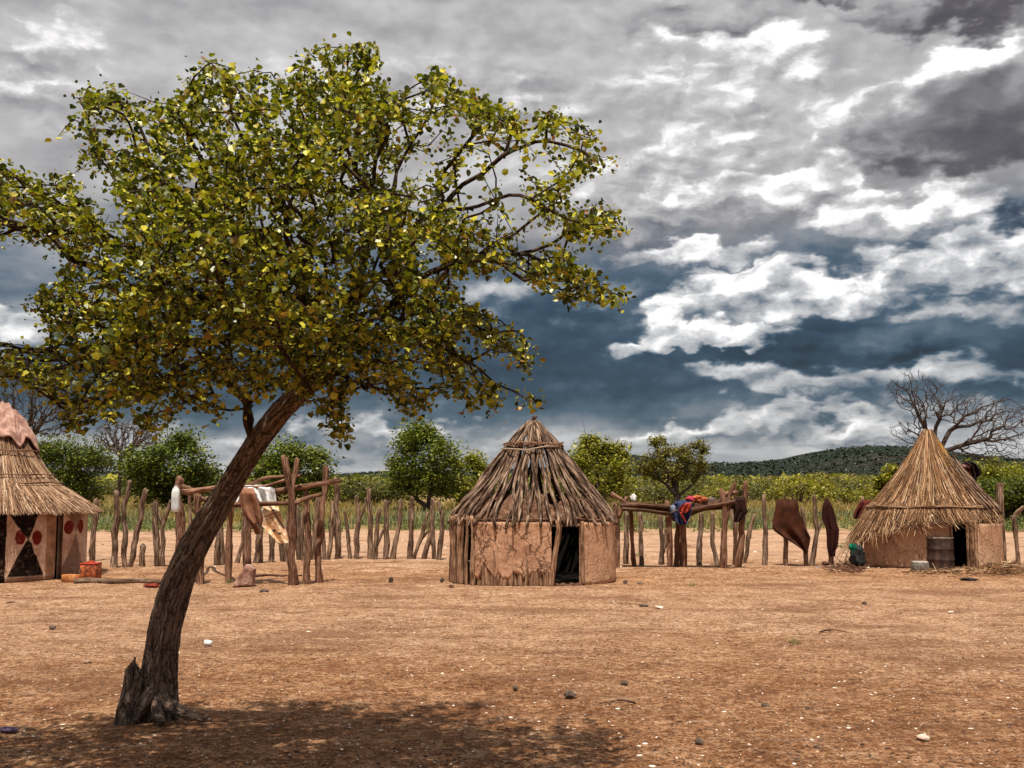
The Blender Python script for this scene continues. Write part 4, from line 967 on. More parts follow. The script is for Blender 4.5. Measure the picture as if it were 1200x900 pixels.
# ---- painted hut at the left
fr = Frame(-3, 17.75, 1.50, 2.1); D1 = fr.c[1]
h1 = empty('painted_hut', fr.c); tag(h1, 'thatched round hut at left painted in black and cream with red dots', 'hut')
BLK = (.015, .012, .012); CRM = (1, .96, .92); GRY = (.42, .36, .33); REDD = (.25, .035, .028); TAN = (.50, .38, .30)
p9 = {px: math.degrees(phi_of(fr, px)) for px in (4, 6, 13, 23.5, 33, 43, 45, 51, 54, 55, 60, 66, 68, 70, 80, 88, 94, 99)}
def paint1(deg, z, n_):
    t = z/1.16; d = deg+n_*1.2; t2 = t+n_*.05
    base = np.array(CRM)*(.9+.25*n_)
    if abs(deg) > 115 or deg < -10:
        d = ((deg-p9[33]+20) % 40)-20+p9[33]
    if deg > p9[66]+.5 and abs(deg) < 115:
        c = p9[88]; tc = .66
        hw = (t2-tc)/(1-tc)*13 if t2 > tc else (tc-t2)/tc*17
        if t2 < .16: base = np.array(GRY)*.9
        if abs(d-c) < hw*(1 if t2 > tc else (1.15-.5*(1-((tc-t2)/tc)))): base = np.array(GRY)
        for cx in (p9[80], p9[94]):
            if ((d-cx)/4.6)**2+((t-.735)/.10)**2 < 1: base = np.array(REDD)
        return base
    if p9[54]+0 < d <= p9[70] and deg > 0 and abs(deg) < 115: return np.array(TAN if t2 > .1 else GRY)*(1+n_)
    if d < p9[4]+1 and d > p9[4]-6: return np.array(BLK)
    c = p9[33]; tc = .60; wl = p9[33]-p9[6]; wr = p9[55]-p9[33]
    if t2 > tc: hw = ((t2-tc)/(1-tc))**.9*(wl if d < c else wr*.55)
    else: hw = ((tc-t2)/tc)**.85*(wl if d < c else wr*.97)
    if abs(d-c) < hw: return np.array(BLK)*(1+2.2*max(0, n_)) if t > .08 else np.array(GRY)
    for cx, ty in ((p9[23.5], .625), (p9[43], .61)):
        if ((d-cx)/3.1)**2+((t-ty)/.105)**2 < 1: return np.array(REDD)
    return base
d0, d1 = phi_of(fr, 58.5), phi_of(fr, 72.0)
mb = wall_shell(fr, -math.radians(20), d0+.07, lambda p_: 0, 1.22, .09, .010, 51, 190, 80, colf=paint1); mb.build('painted_wall', M_PLW, h1)['label'] = 'cream wall with black hourglass and red dots'
mb = wall_shell(fr, d1, math.radians(135), lambda p_: 0, 1.22, .09, .010, 52, 170, 80, colf=paint1); mb.build('painted_wall', M_PLW, h1)['label'] = 'cream and grey wall right of the doorway'
mb = wall_shell(fr, math.radians(135), math.radians(340), lambda p_: 0, 1.22, .09, .010, 53, 200, 50, colf=paint1); mb.build('painted_wall', M_PLW, h1)
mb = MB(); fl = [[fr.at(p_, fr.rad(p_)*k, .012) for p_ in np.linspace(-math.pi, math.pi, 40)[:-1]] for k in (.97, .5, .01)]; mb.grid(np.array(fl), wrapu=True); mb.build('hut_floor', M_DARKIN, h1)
q = fr.at(d1-.01, fr.rad(d1), 0); MB().tube([q+np.array([0, 0, z]) for z in (-.04, .4, .8, 1.2)], .025, 8, rough=.3, sub=3).build('door_post', M_LOG, h1)
AP1 = P(-3, 478, D1)[2]
def prof1(t, p_):
    r = np.interp(t, [0, .18, .36, .52, .62, .80, 1, 1.2], [.05, .38, .60, .78, .93, 1.25, 1.66, 1.8])
    z = np.interp(t, [0, .18, .36, .52, .62, .80, 1, 1.2], [AP1, AP1-.35, AP1-.75, AP1-1.09, AP1-1.27, AP1-1.49, AP1-1.78, AP1-1.92]); return r, z
under(fr, prof1, .0, lambda p_: .95, .05).build('roof_base', M_UNDER, h1)
mb = MB()
for k, (a0, a1, n_, rg) in enumerate(((.0, .38, 2200, .06), (.30, .64, 3200, .06), (.55, .84, 2600, .05), (.60, 1.0, 6500, .07), (.66, 1.03, 2500, .08))):
    thatch_layer(mb, fr, prof1, 0, n_, 70+k, a0, a1, .011, ragged=rg, spread=.10, lift=.035+.012*k)
mb.build('thatch', M_STRAWB, h1)
for k, t in enumerate((.37, .57, .66)):
    mb = MB()
    for j in range(2): mb.tube([fr.at(p_, prof1(t, p_)[0]+.07, prof1(t, p_)[1]+.02+.01*j+.008*math.sin(p_*9+j)) for p_ in (np.linspace(-math.pi, math.pi, 80) if k < 2 else np.linspace(.35, 1.6, 30))], .009, 6, rough=.3, seed=j)
    mb.build('thatch_binding', M_ROPE, h1)
# stiff hide cap on top: things resting on the hut
M_CAP = cloth_mat('pale_hide', (.26, .13, .10), (.50, .32, .26), 6)
PH = np.linspace(-math.pi, math.pi, 121)[None, :-1]; t = (np.arange(40)/39)[:, None]
e = .20+.17*np.clip(np.sin(PH), 0, 1)**.8+.04*np.sin(PH*5)+.03*np.sin(PH*11+1); PH = PH+0*t
r_, z = prof1(np.maximum(0, t*e), PH); wv_ = fbm(np.stack([np.sin(PH)*3, np.cos(PH)*3, t*3+0*PH], -1), 5, 5)-.5
wr = np.abs(vn(np.stack([np.sin(PH)*7+t*2, np.cos(PH)*7, t*5+0*PH], -1), 9)-.5)
V = fr.at(PH, r_+.06+.16*wv_+.10*wr, z+.06+.16*wv_+.05*wr)
Bk = V-np.array([0, 0, .035]); mb = MB(); mb.grid(np.concatenate([V, Bk[::-1]], 0), wrapu=True)
for px, py, s_ in ((3, 474, .09), (10, 482, .08), (-6, 472, .09), (16, 488, .06)):
    a0 = P(px, py+6, D1-.1); mb.tube([a0+np.array([0, 0, -.18]), a0+np.array([0, 0, -.02]), a0+np.array([.02, 0, s_])], [s_*1.3, s_*.75, .008], 9, rough=.5, sub=3, seed=int(s_*100))
o = mb.build('hide_cap', M_CAP, loc=(fr.c[0], fr.c[1], AP1-.4)); tag(o, 'pinkish hide tied over the peak of the painted hut thatch', 'hide')

# ---------------------------------------------------------------- things by the thatched hut
m, b = newmat('rusty_drum'); p = b.tex('Object'); n = b.noise(p, 9, 6, .65); n2 = b.noise(b.vm('MULTIPLY', p, (14, 14, 1.5)), 1.2, 4)
colr = b.ramp(b.m('ADD', b.m('MULTIPLY', n, .6), b.m('MULTIPLY', n2, .4)), [(.36, (.018, .010, .008)), (.5, (.045, .023, .017)), (.62, (.09, .048, .034))]); b.out(b.bsdf(colr, .6, b.bump(n, .3, .006), .35)); M_DRUM = m
a = G(1103, 668.5); r_ = 14.6/F*a[1]; hh = 38.5/F*a[1]
rt = empty('steel_drum', a); tag(rt, 'dark rusty ribbed steel drum standing beside the thatched hut doorway', 'drum')
pr = [(0, 0), (r_, 0), (r_*1.02, .01), (r_, .025)]
for zc in (.34, .66): pr += [(r_, hh*zc-.03), (r_*1.035, hh*zc-.01), (r_*1.035, hh*zc+.01), (r_, hh*zc+.03)]
pr += [(r_, hh-.03)]
MB().lathe(pr, a, 40, .006).build('drum_body', M_DRUM, rt)
M_DRL = plainmat('worn_steel', [(.12, .085, .07), (.24, .18, .15), (.36, .29, .25)], 10, .5, .3, .004, .4)
MB().lathe([(r_*1.0, hh-.03), (r_*1.03, hh-.015), (r_*1.03, hh), (r_*.97, hh), (r_*.96, hh-.02), (0, hh-.018)], a, 40, .006).build('drum_rim', M_DRL, rt)
a = G(1078.5, 670.5); s_ = a[1]/F; rt = empty('cooking_tin', a); tag(rt, 'squat grey dented tin standing in front of the rusty drum', 'tin')
M_GTIN = plainmat('grey_tin', [(.05, .04, .035), (.14, .12, .10), (.24, .20, .17)], 12, .55, .5, .01, .4)
rbox(MB(), a, 8.8*s_, 6.5*s_, 0, 11*s_, .97, .25).build('tin_body', M_GTIN, rt)
rbox(MB(), a, 8.6*s_, 6.3*s_, 11*s_, 12.6*s_, .9, .3).build('tin_lid', plainmat('pale_tin', [(.20, .17, .15), (.34, .30, .27), (.5, .46, .42)], 12, .5, .4, .006, .4), rt)
# rubbish heap at the left foot
a = G(1000, 668); s_ = a[1]/F
o = lump('black_plastic_bag', (997, 1012), (636, 668), a[1]+.05, .22, cloth_mat('black_plastic', (.008, .009, .009), (.03, .035, .034), 9, .4), 21, 'bulging black plastic bag at the left foot of the thatched hut', 'bag', .4)
o = lump('green_cloth', (994, 1002), (637, 645), a[1]-.12, .06, cloth_mat('green', (.0, .06, .035), (.02, .22, .12), 9), 22, 'small green cloth on top of the black bag', 'cloth', .7)
mb = MB()
for k in range(150):
    x_ = 978+36*rw.random(); g_ = G(x_, 668+2*rw.normal()); top = max(.02, .30-abs(x_-1000)*.013)*rw.random(); a0 = g_+np.array([0, .15*rw.random(), top*.3+.01]); d_ = rw.normal(size=3)*np.array([1, .6, .45]); d_ /= np.linalg.norm(d_); L = .10+.2*rw.random()
    e = a0+d_*L; e[2] = max(.01, e[2]); mb.tube([a0, e], [.010, .005], 5)
o = mb.build('brushwood_pile', M_SHELF); tag(o, 'heap of broken sticks against the left foot of the thatched hut', 'heap', kind='stuff')
for k, (x_, y_, w_, h_) in enumerate(((967, 662, 8, 6), (958, 667, 9, 4), (978, 667, 10, 5), (990, 666, 9, 6))):
    g_ = G(x_, y_); s_ = g_[1]/F
    o = MB().rock(g_+np.array([0, 0, h_*s_*.3]), (w_*s_*.6, w_*s_*.5, h_*s_*.5), 90+k, 2, .6).build('ash_lump', [M_GST, M_DRL][k % 2]); tag(o, ['black sooty lump at the foot of the checked cloth', 'pale grey lump left of the sooty lump', 'grey lump between checked cloth and rubbish', 'dark-grey lump nearest the black bag'][k], 'lump') if k != 0 else tag(o, 'black sooty lump at the foot of the checked cloth', 'lump')
    if k == 0: o.data.materials[0] = M_LOG
# red cloth behind left eave
o = drape([(586, 1010, 1022), (592, 1006, 1022), (600, 1002, 1018), (608, 1001, 1012)], 20.6, .03, 2, 3, thick=.06).build('red_cloth', cloth_mat('darkred', (.05, .010, .008), (.12, .024, .018))); tag(o, 'dark red cloth hung behind the left eave of the thatched hut', 'cloth')
mb = MB(); base = wood_post(mb, [(1009, 661), (1010, 625), (1011, 584)], 5, 20.75, 777); o = mb.build('fence_post', M_FENCE, loc=base); tag(o, 'post holding the dark red cloth, half hidden by the left eave of thatch', 'fence post', 'weathered fence posts standing in a row')
_P0 = P; P = lambda x_, y_, D: _P0(x_+7, y_-3, D)
# bundle of skins on a pole beyond the right roof slope
Dk = 21.6
rt = empty('skin_bundle', (P(1134, 560, Dk)[0], Dk, 0)); tag(rt, 'red-brown cloth and black skins hung on a pole beside the thatched roof', 'bundle')
mb = MB(); mb.tube([P(1136, 655, Dk)-np.array([0, 0, .1]), P(1136, 600, Dk), P(1133, 548, Dk)], [.05, .045, .03], 8, rough=.3, sub=4); mb.build('pole', M_SHELF, rt)
drape([(551, 1120, 1130), (556, 1119, 1133), (565, 1121, 1135), (575, 1125, 1136.5), (588, 1128, 1137)], Dk-.10, .04, 1.5, 3, thick=.05).build('red_brown_cloth', cloth_mat('oxblood', (.09, .02, .012), (.19, .05, .028)), rt)
mb = drape([(543, 1124, 1128), (546, 1123.5, 1136), (549, 1131, 1138.5), (555, 1132, 1141.5), (560, 1134, 1142.5), (563, 1135, 1138), (572, 1135.5, 1137.5)], Dk-.16, .10, 1.5, 2, thick=.10)
mb = drape([(549, 1118, 1121), (552, 1118, 1123), (555, 1119, 1124)], Dk-.18, .05, 1, 3, thick=.08, mb=mb, nu=12, nv=10)
mb = drape([(550, 1138, 1141), (554, 1138.5, 1142.5), (559, 1139, 1143), (560, 1140, 1142)], Dk-.14, .05, 1, 3, thick=.12, mb=mb, nu=12, nv=10)
M_BLK = cloth_mat('black_hide', (.010, .006, .006), (.035, .018, .016), 12)
mb.build('black_skin', M_BLK, rt)
mb = MB(); s_ = Dk/F; mb.rock(P(1126, 549, Dk-.08), (6*s_, .09, 3.2*s_), 4, 3, .4); mb.build('pale_skin', cloth_mat('mauve_skin', (.16, .075, .07), (.30, .16, .15)), rt)
P = _P0
# dark fork-branch and black bag right side
mb = MB(); mb.tube([P(1172, 664, 20.3)-np.array([0, 0, .05]), P(1166, 640, 20.3), P(1162, 610, 20.4)], [.045, .035, .02], 8, rough=.3, sub=4); o = mb.build('dead_branch', M_LOG); tag(o, 'dark dead branch leaning against the right wall of the thatched hut', 'branch')
lump('black_bag', (1160, 1169), (609, 620), 20.35, .08, M_LOG, 31, 'black bag hung on the branch right of the thatched hut', 'bag', .4)
# straw heap on the right
mb = MB()
for k in range(1500):
    x_ = 1060+150*rw.random()**.6; g_ = G(x_, 671+2.2*rw.normal()); hgt = .12*math.exp(-((x_-1178)/26)**2)+.03; z = hgt*rw.random(); d_ = rw.normal(size=3)*np.array([1, .5, .12]); d_ /= np.linalg.norm(d_); a0 = g_+np.array([0, 0, .015+z]); L = .08+.16*rw.random(); e = a0+d_*L; e[2] = max(.008, e[2])
    mb.tube([a0, e], [.006, .004], 3, cap=False)
o = mb.build('straw_heap', M_STRAW); tag(o, 'fallen straw heaped on the ground right of the thatched hut doorway', 'straw', kind='stuff')
# ================================================================ plants
def grow(root_pts, targets, bf=.35, seed=0):
    """join the targets to the limb points by a cost of distance plus path length: a natural branching tree"""
    N0 = len(root_pts); pts = np.vstack([np.array([p for p, _ in root_pts]), targets]); N = len(pts)
    par = np.full(N, -1); pl = np.full(N, np.inf)
    for i, (p, pr) in enumerate(root_pts):
        par[i] = pr; pl[i] = 0 if pr < 0 else pl[pr]+np.linalg.norm(p-root_pts[pr][0])
    best = np.full(N, np.inf); bp = np.full(N, -1)
    for i in range(N0):
        d = np.linalg.norm(pts[N0:]-pts[i], axis=1); c = d+bf*pl[i]; m_ = c < best[N0:]
        best[N0:][m_] = c[m_]; bp[N0:][m_] = i
    done = np.zeros(N, bool); done[:N0] = True
    for _ in range(N-N0):
        cc = np.where(done, np.inf, best); j = int(np.argmin(cc)); i = bp[j]; done[j] = True; par[j] = i; pl[j] = pl[i]+np.linalg.norm(pts[j]-pts[i])
        d = np.linalg.norm(pts-pts[j], axis=1); c = d+bf*pl[j]; m_ = (~done) & (c < best); best[m_] = c[m_]; bp[m_] = j
    return pts, par, pl
def radii(pts, par, pl, rtip, ex=2.3, fixed=None):
    N = len(pts); a = np.full(N, rtip**ex); order = np.argsort(-pl)
    for j in order:
        if par[j] >= 0: a[par[j]] += a[j] if a[j] > 0 else 0
    kids = [[] for _ in range(N)]
    for j in range(N):
        if par[j] >= 0: kids[par[j]].append(j)
    r = a**(1/ex)
    return r, kids
def limbs(mb, pts, par, r, kids, start, seg=6, jit=.0, rmax=9, seed=0, rough=.12):
    rr_ = np.random.default_rng(seed); stack = [(s_, par[s_]) for s_ in start]
    while stack:
        j, p0 = stack.pop(); ch = []; rad = []
        if p0 >= 0: ch.append(pts[p0]); rad.append(min(r[j]*1.15, r[p0], rmax))
        k = j
        while True:
            ch.append(pts[k]); rad.append(min(r[k], rmax))
            if not kids[k]: break
            ks = sorted(kids[k], key=lambda q: -r[q]); 
            for q in ks[1:]: stack.append((q, k))
            k = ks[0]
        if len(ch) < 2: continue
        ch = np.array(ch); n = len(ch); rad = np.array(rad); rad[-1] *= .6
        L = np.linalg.norm(ch[1:]-ch[:-1], axis=1).mean()
        c2 = ch.copy(); c2[1:-1] += rr_.normal(size=(n-2, 3))*L*jit if n > 2 else 0
        sg = seg if rad.max() > .02 else (5 if rad.max() > .008 else 3)
        mb.tube(c2, rad, sg, cap=rad.max() > .01, sub=2 if rad.max() > .006 else 1, rough=rough if rad.max() > .02 else 0, seed=seed)
def leaves(mb, c, size, seed, kind='hex', up=.5, aspect=.85, hang=None, fold=.25):
    """leaf blades at centres c"""
    r = np.random.default_rng(seed); n = len(c)
    nrm = r.normal(size=(n, 3)); nrm[:, 2] = np.abs(nrm[:, 2])*(1+up*2)+up*.6; nrm /= np.linalg.norm(nrm, axis=1)[:, None]
    ax = r.normal(size=(n, 3)); 
    if hang is not None: ax[:, 2] -= hang
    ax -= nrm*np.sum(ax*nrm, 1)[:, None]; ax /= np.linalg.norm(ax, axis=1)[:, None]+1e-9
    sd = np.cross(nrm, ax); s_ = (size*(.5+1.0*r.random(n)**1.3))[:, None]
    w = s_*aspect*.5; up_ = nrm*w*fold
    if kind == 'hex':
        V = np.stack([c-ax*s_*.45, c-ax*s_*.28+sd*w*.85+up_, c+ax*s_*.15+sd*w+up_, c+ax*s_*.55-nrm*s_*.08, c+ax*s_*.15-sd*w+up_, c-ax*s_*.28-sd*w*.85+up_], 1)
        f0 = np.array([(0, 1, 2, 3), (0, 3, 4, 5)])
    else:
        V = np.stack([c-ax*s_*.5, c+sd*w, c+ax*s_*.5, c-sd*w], 1); f0 = np.array([(0, 1, 2, 3)])
    k = V.shape[1]; f = (f0[None]+(np.arange(n)*k)[:, None, None]).reshape(-1, 4)
    mb.add(V.reshape(-1, 3), f)

# ---------------------------------------------------------------- the big leaning tree
def bark(name, dark, mid, light, fine=1.0):
    m, b = newmat(name); w = b.attr('wc'); st = b.vm('MULTIPLY', w, (27, 27, 2.6))
    wp = b.vm('ADD', st, b.vm('MULTIPLY', b.noise(w, 14, 4, .6, 0, 1), (2.0, 2.0, .7)))
    e = b.voro(wp, 1.1*fine, 'DISTANCE_TO_EDGE'); n = b.noise(b.vm('MULTIPLY', w, (40, 40, 5)), 1.4, 6, .7)
    big = b.noise(w, 3, 4); f = b.m('ADD', b.m('MULTIPLY', n, .7), b.m('MULTIPLY', big, .35))
    col = b.ramp(f, [(.32, dark), (.52, mid), (.72, light)])
    ck = b.m('SUBTRACT', 1, b.mr(e, .0, .11)); col = b.mix(b.m('MULTIPLY', ck, .55), col, tuple(c*.3 for c in dark))
    h = b.m('SUBTRACT', b.m('MULTIPLY', n, 1.), ck); b.out(b.bsdf(col, .92, b.bump(h, 1., .02), .12)); return m
M_BARK = bark('tree_bark', (.07, .048, .037), (.215, .155, .118), (.42, .325, .26))
M_BARK2 = bark('branch_bark', (.035, .022, .016), (.09, .058, .042), (.17, .12, .09), 1.6)
M_LEAF = leafmat('tree_leaf', [(0, (.022, .036, .005)), (.20, (.065, .078, .010)), (.42, (.15, .170, .015)), (.66, (.33, .325, .024)), (.88, (.62, .56, .05)), (.965, (.30, .22, .05)), (.985, (.20, .095, .035)), (.993, (.48, .32, .05)), (1, (.45, .16, .04))], .24, .38, .45, .6)
bt = G(187, 832); tree = empty('leaning_tree', bt); tag(tree, 'large leaning tree with furrowed trunk and broad olive-green crown in the foreground', 'tree')
TP = [(187, 836, 43, 7.26), (187, 815, 43, 7.25), (187, 795, 42, 7.24), (189, 770, 40, 7.22), (194, 735, 38, 7.18), (203, 700, 39, 7.12), (217, 660, 37, 7.05), (238, 620, 35, 6.98), (262, 580, 31, 6.90), (284, 545, 29, 6.82), (306, 512, 28, 6.74), (330, 482, 26, 6.64), (358, 455, 24, 6.52), (385, 425, 23, 6.38), (402, 392, 20, 6.24), (412, 360, 17, 6.12), (424, 325, 13, 6.0)]
tp = [P(a, c, D) for a, c, w_, D in TP]; tr = [w_/F*D/2*.90 for a, c, w_, D in TP]; tp[0][2] = -.08
def barkdisp(rr, th, L):
    q = np.stack([np.cos(th)*5.5, np.sin(th)*5.5, L*3.2], -1); wv_ = vn(np.stack([np.cos(th)*2, np.sin(th)*2, L*4], -1), 3)*1.6
    q2 = np.stack([np.cos(th)*7+wv_, np.sin(th)*7, L*1.5+wv_], -1)
    ridge = 1-np.abs(2*vn(q2, 12)-1); ridge2 = 1-np.abs(2*vn(q2*2.1+9, 15)-1)
    low = fbm(np.stack([np.cos(th)*1.2, np.sin(th)*1.2, L*1.6], -1), 3, 6)-.5
    fl = np.exp(-L/.10)*.045*(1+.9*np.sin(th*4+1))+np.exp(-L/.28)*.012*(1+np.sin(th*6))
    f_ = np.minimum(1, rr/.12)
    return rr+(.022*(ridge-.6)+.011*(ridge2-.5)+.045*low)*f_+fl
def resample(pts, rad, n):
    pts = np.array(pts); L = np.concatenate([[0], np.cumsum(np.linalg.norm(np.diff(pts, axis=0), axis=1))]); s_ = np.linspace(0, L[-1], n)
    # smooth
    q = np.stack([np.interp(s_, L, pts[:, i]) for i in range(3)], 1); r_ = np.interp(s_, L, rad)
    for _ in range(12): q[1:-1] = (q[:-2]+q[1:-1]*2+q[2:])/4; r_[1:-1] = (r_[:-2]+2*r_[1:-1]+r_[2:])/4
    return q, r_
q, r_ = resample(tp, tr, 260); mb = MB(); mb.tube(q, r_, 96, disp=barkdisp)
# surface roots
for (pts, w_) in (([(177, 808, 7.12), (170, 822, 7.08), (163, 834, 7.07), (157, 845, 7.03)], .050), ([(188, 815, 7.12), (198, 827, 7.08), (216, 836, 7.09), (240, 844, 7.04)], .046), ([(182, 818, 7.1), (184, 834, 7.03), (190, 848, 6.98)], .034)):
    qq = [P(*t) for t in pts]; q, r2_ = resample(qq, [w_*.9, w_*1.0, w_*.8, w_*.35][:len(qq)], 50); mb.tube(q, r2_, 24, disp=lambda rr, th, L: rr*(1+.6*(fbm(np.stack([np.cos(th)*3, np.sin(th)*3, L*7], -1), 3, 2)-.5)))
mb.build('trunk', M_BARK, tree)
# broken hollow stump grown to the left side
mb = MB(); sp = [P(150, 843, 7.1), P(152, 830, 7.1), P(155, 810, 7.1), P(157, 792, 7.1), P(158, 770, 7.1)]; sp[0][2] = -.06
q, r_ = resample(sp, [.085, .072, .060, .056, .054], 110)
def sd_(rr, th, L):
    b0 = barkdisp(rr*1.3, th, L+.25)-rr*.3; top = .36+.035*np.sin(th*3+1)+.03*np.sin(th*7)+.02*np.sin(th*13)
    return b0*np.where(L > top, np.clip(1-(L-top)*14, .12, 1), 1)*(1+.1*np.sin(3*th))
mb.tube(q, r_, 72, disp=sd_)
mb.build('broken_stump', M_BARK, tree)

OUT = [(-260, 230), (-210, 190), (-130, 172), (-70, 180), (-30, 178), (0, 190), (30, 203), (62, 216), (92, 196), (112, 170), (96, 145), (90, 108), (130, 93), (165, 112), (203, 120), (215, 98), (236, 72), (252, 66), (275, 82), (312, 74), (345, 88), (356, 62), (380, 50), (400, 56), (428, 44), (440, 60), (436, 90), (480, 110), (500, 92), (520, 76), (536, 92), (560, 116), (600, 130), (640, 132), (690, 148), (703, 170), (724, 186), (690, 198), (668, 214), (655, 228), (690, 243), (724, 246), (731, 272), (712, 284), (688, 272), (664, 287), (684, 312), (712, 332), (738, 352), (705, 348), (662, 352), (628, 333), (590, 322), (550, 312), (520, 318), (545, 350), (580, 372), (610, 388), (622, 410), (623, 436), (600, 424), (560, 405), (538, 402), (556, 435), (588, 462), (592, 486), (566, 478), (540, 466), (505, 455), (490, 492), (470, 480), (448, 458), (420, 452), (402, 468), (408, 518), (394, 512), (378, 482), (352, 470), (318, 458), (300, 462), (272, 500), (250, 484), (230, 470), (205, 482), (180, 505), (150, 482), (112, 492), (80, 500), (62, 468), (30, 452), (-10, 440), (-120, 430), (-150, 400), (-60, 395), (25, 402), (60, 402), (52, 372), (28, 356), (60, 332), (82, 305), (72, 284), (40, 276), (0, 276), (-40, 290), (-120, 300), (-220, 280)]
OUT = np.array(OUT, float)
def inside(pt):
    x_, y_ = pt[:, 0][:, None], pt[:, 1][:, None]; x1, y1 = OUT[:, 0], OUT[:, 1]; x2, y2 = np.roll(x1, -1), np.roll(y1, -1)
    cr = ((y1 > y_) != (y2 > y_)) & (x_ < (x2-x1)*(y_-y1)/(y2-y1+1e-9)+x1); return cr.sum(1) % 2 == 1
def edged(pt):
    A = OUT; Bp = np.roll(OUT, -1, 0); d = Bp-A; L2 = (d**2).sum(1); t = ((pt[:, None]-A)*d).sum(2)/L2; t = np.clip(t, 0, 1)
    return np.sqrt((((A+t[..., None]*d)-pt[:, None])**2).sum(2)).min(1)
r = np.random.default_rng(21); cand = np.stack([r.uniform(-260, 740, 32000), r.uniform(40, 522, 32000)], 1); cand = cand[inside(cand)]; ed = edged(cand)
DC = 5.55; ht = np.minimum(1.25, .12+.105*np.sqrt(ed)); dep = DC+(r.random(len(cand))*2-1)*ht
# lower rim of the crown hangs around the trunk side, upper part leans to the yard
dep += np.clip((cand[:, 1]-330)/170, 0, 1)*.35
W3 = np.array([P(a, c, D) for (a, c), D in zip(cand, dep)])
cl = fbm(W3*2.1+11, 2, 77); thr = .44+.0*ed; prob = np.clip((cl-.42)/.12, .02, 1); prob = np.where(ed < 18, np.maximum(prob, .30), prob)
# open patches where sky shows through
for hx, hy, hr in ((110, 215, 24), (128, 250, 20), (215, 205, 14), (490, 120, 13), (545, 215, 16), (600, 185, 18), (610, 235, 14), (640, 205, 16), (640, 270, 12), (255, 120, 10), (480, 260, 12), (505, 300, 20), (415, 205, 8), (330, 470, 22), (290, 482, 24), (268, 470, 12), (135, 165, 14), (575, 270, 10), (500, 440, 16), (440, 300, 8), (360, 340, 12), (545, 395, 18), (150, 480, 12)):
    prob = np.where(((cand[:, 0]-hx)/hr)**2+((cand[:, 1]-hy)/hr)**2 < 1, prob*.05, prob)
keep = r.random(len(cand)) < prob; W3 = W3[keep]; ed = ed[keep]
# thin evenly
sel = []; grid_ = {}
for i in r.permutation(len(W3)):
    p_ = W3[i]; key = tuple((p_/.105).astype(int)); 
    if grid_.get(key, 0) >= 1: continue
    grid_[key] = 1; sel.append(i)
sel = sel[:3900]; T3 = W3[sel]
LG = [  # main limbs: start on the trunk, photo bearings with distance
 [(412, 360, 6.12), (424, 325, 6.0), (430, 285, 5.9), (432, 240, 5.75), (420, 180, 5.6), (405, 120, 5.5), (425, 60, 5.45)],
 [(402, 392, 6.24), (385, 355, 6.1), (345, 328, 5.95), (300, 300, 5.8), (250, 255, 5.7), (205, 228, 5.5), (170, 165, 5.4), (130, 115, 5.4)],
 [(345, 328, 5.95), (335, 280, 5.7), (330, 220, 5.3), (300, 150, 5.1), (270, 95, 5.2)],
 [(412, 360, 6.12), (440, 330, 6.0), (475, 300, 5.9), (500, 265, 5.9), (545, 215, 5.8), (590, 185, 5.7), (640, 165, 5.6), (715, 186, 5.6)],
 [(475, 300, 5.9), (520, 250, 5.4), (560, 240, 5.2), (620, 235, 5.1), (700, 262, 5.2)],
 [(402, 392, 6.24), (440, 365, 6.0), (490, 330, 5.8), (560, 300, 5.6), (620, 300, 5.5), (700, 338, 5.5)],
 [(385, 425, 6.38), (340, 405, 6.1), (280, 390, 5.8), (210, 400, 5.6), (130, 410, 5.5), (50, 428, 5.5), (-60, 415, 5.5), (-120, 410, 5.5)],
 [(385, 425, 6.38), (350, 380, 6.3), (290, 350, 6.4), (200, 340, 6.3), (110, 330, 6.0), (50, 345, 5.8)],
 [(280, 390, 5.8), (200, 330, 5.2), (120, 270, 5.2), (50, 245, 5.4), (-40, 230, 5.5), (-130, 235, 5.5), (-220, 240, 5.5)],
 [(300, 520, 6.76), (290, 492, 6.7), (286, 465, 6.62), (270, 435, 6.5), (230, 420, 6.3), (180, 450, 6.0), (120, 470, 5.9)],
 [(385, 425, 6.38), (420, 405, 6.1), (460, 392, 5.8), (520, 400, 5.6), (560, 430, 5.5), (590, 470, 5.5)],
 [(460, 392, 5.8), (510, 372, 5.5), (560, 385, 5.4), (615, 420, 5.4)],
 [(358, 455, 6.52), (385, 450, 6.3), (400, 470, 6.1), (402, 505, 6.0)],
 [(424, 325, 6.0), (400, 290, 6.3), (380, 240, 6.5), (360, 180, 6.4), (330, 110, 6.1)],
 [(430, 285, 5.9), (460, 230, 6.1), (480, 170, 6.1), (515, 95, 5.9)],
 [(560, 430, 5.5), (600, 458, 5.45), (625, 468, 5.4), (632, 478, 5.4)],
 [(130, 115, 5.4), (105, 110, 5.4)], [(170, 165, 5.4), (120, 150, 5.4), (90, 140, 5.4), (68, 160, 5.4)]]
nodes = [(q, -1) for q in [P(a, c, D) for a, c, D in [(358, 455, 6.52)]]]; where = {(358, 455): 0}
order_ = [(385, 425, 6.38), (402, 392, 6.24), (412, 360, 6.12), (424, 325, 6.0)]; prev = 0
for t_ in order_: nodes.append((P(*t_), prev)); prev = len(nodes)-1; where[t_[:2]] = prev
for L in LG:
    if L[0][:2] not in where: nodes.append((P(*L[0]), -1)); where[L[0][:2]] = len(nodes)-1
    pr = where[L[0][:2]]
    for t_ in L[1:]:
        if t_[:2] in where: pr = where[t_[:2]]; continue
        a0 = nodes[pr][0]; b0 = P(*t_); n_ = 2
        for k in range(1, n_+1):
            nodes.append((a0+(b0-a0)*k/n_+(r.normal(size=3)*.025 if k < n_ else 0), pr)); pr = len(nodes)-1
        where[t_[:2]] = pr
pts, par, pl = grow(nodes, T3, .30)
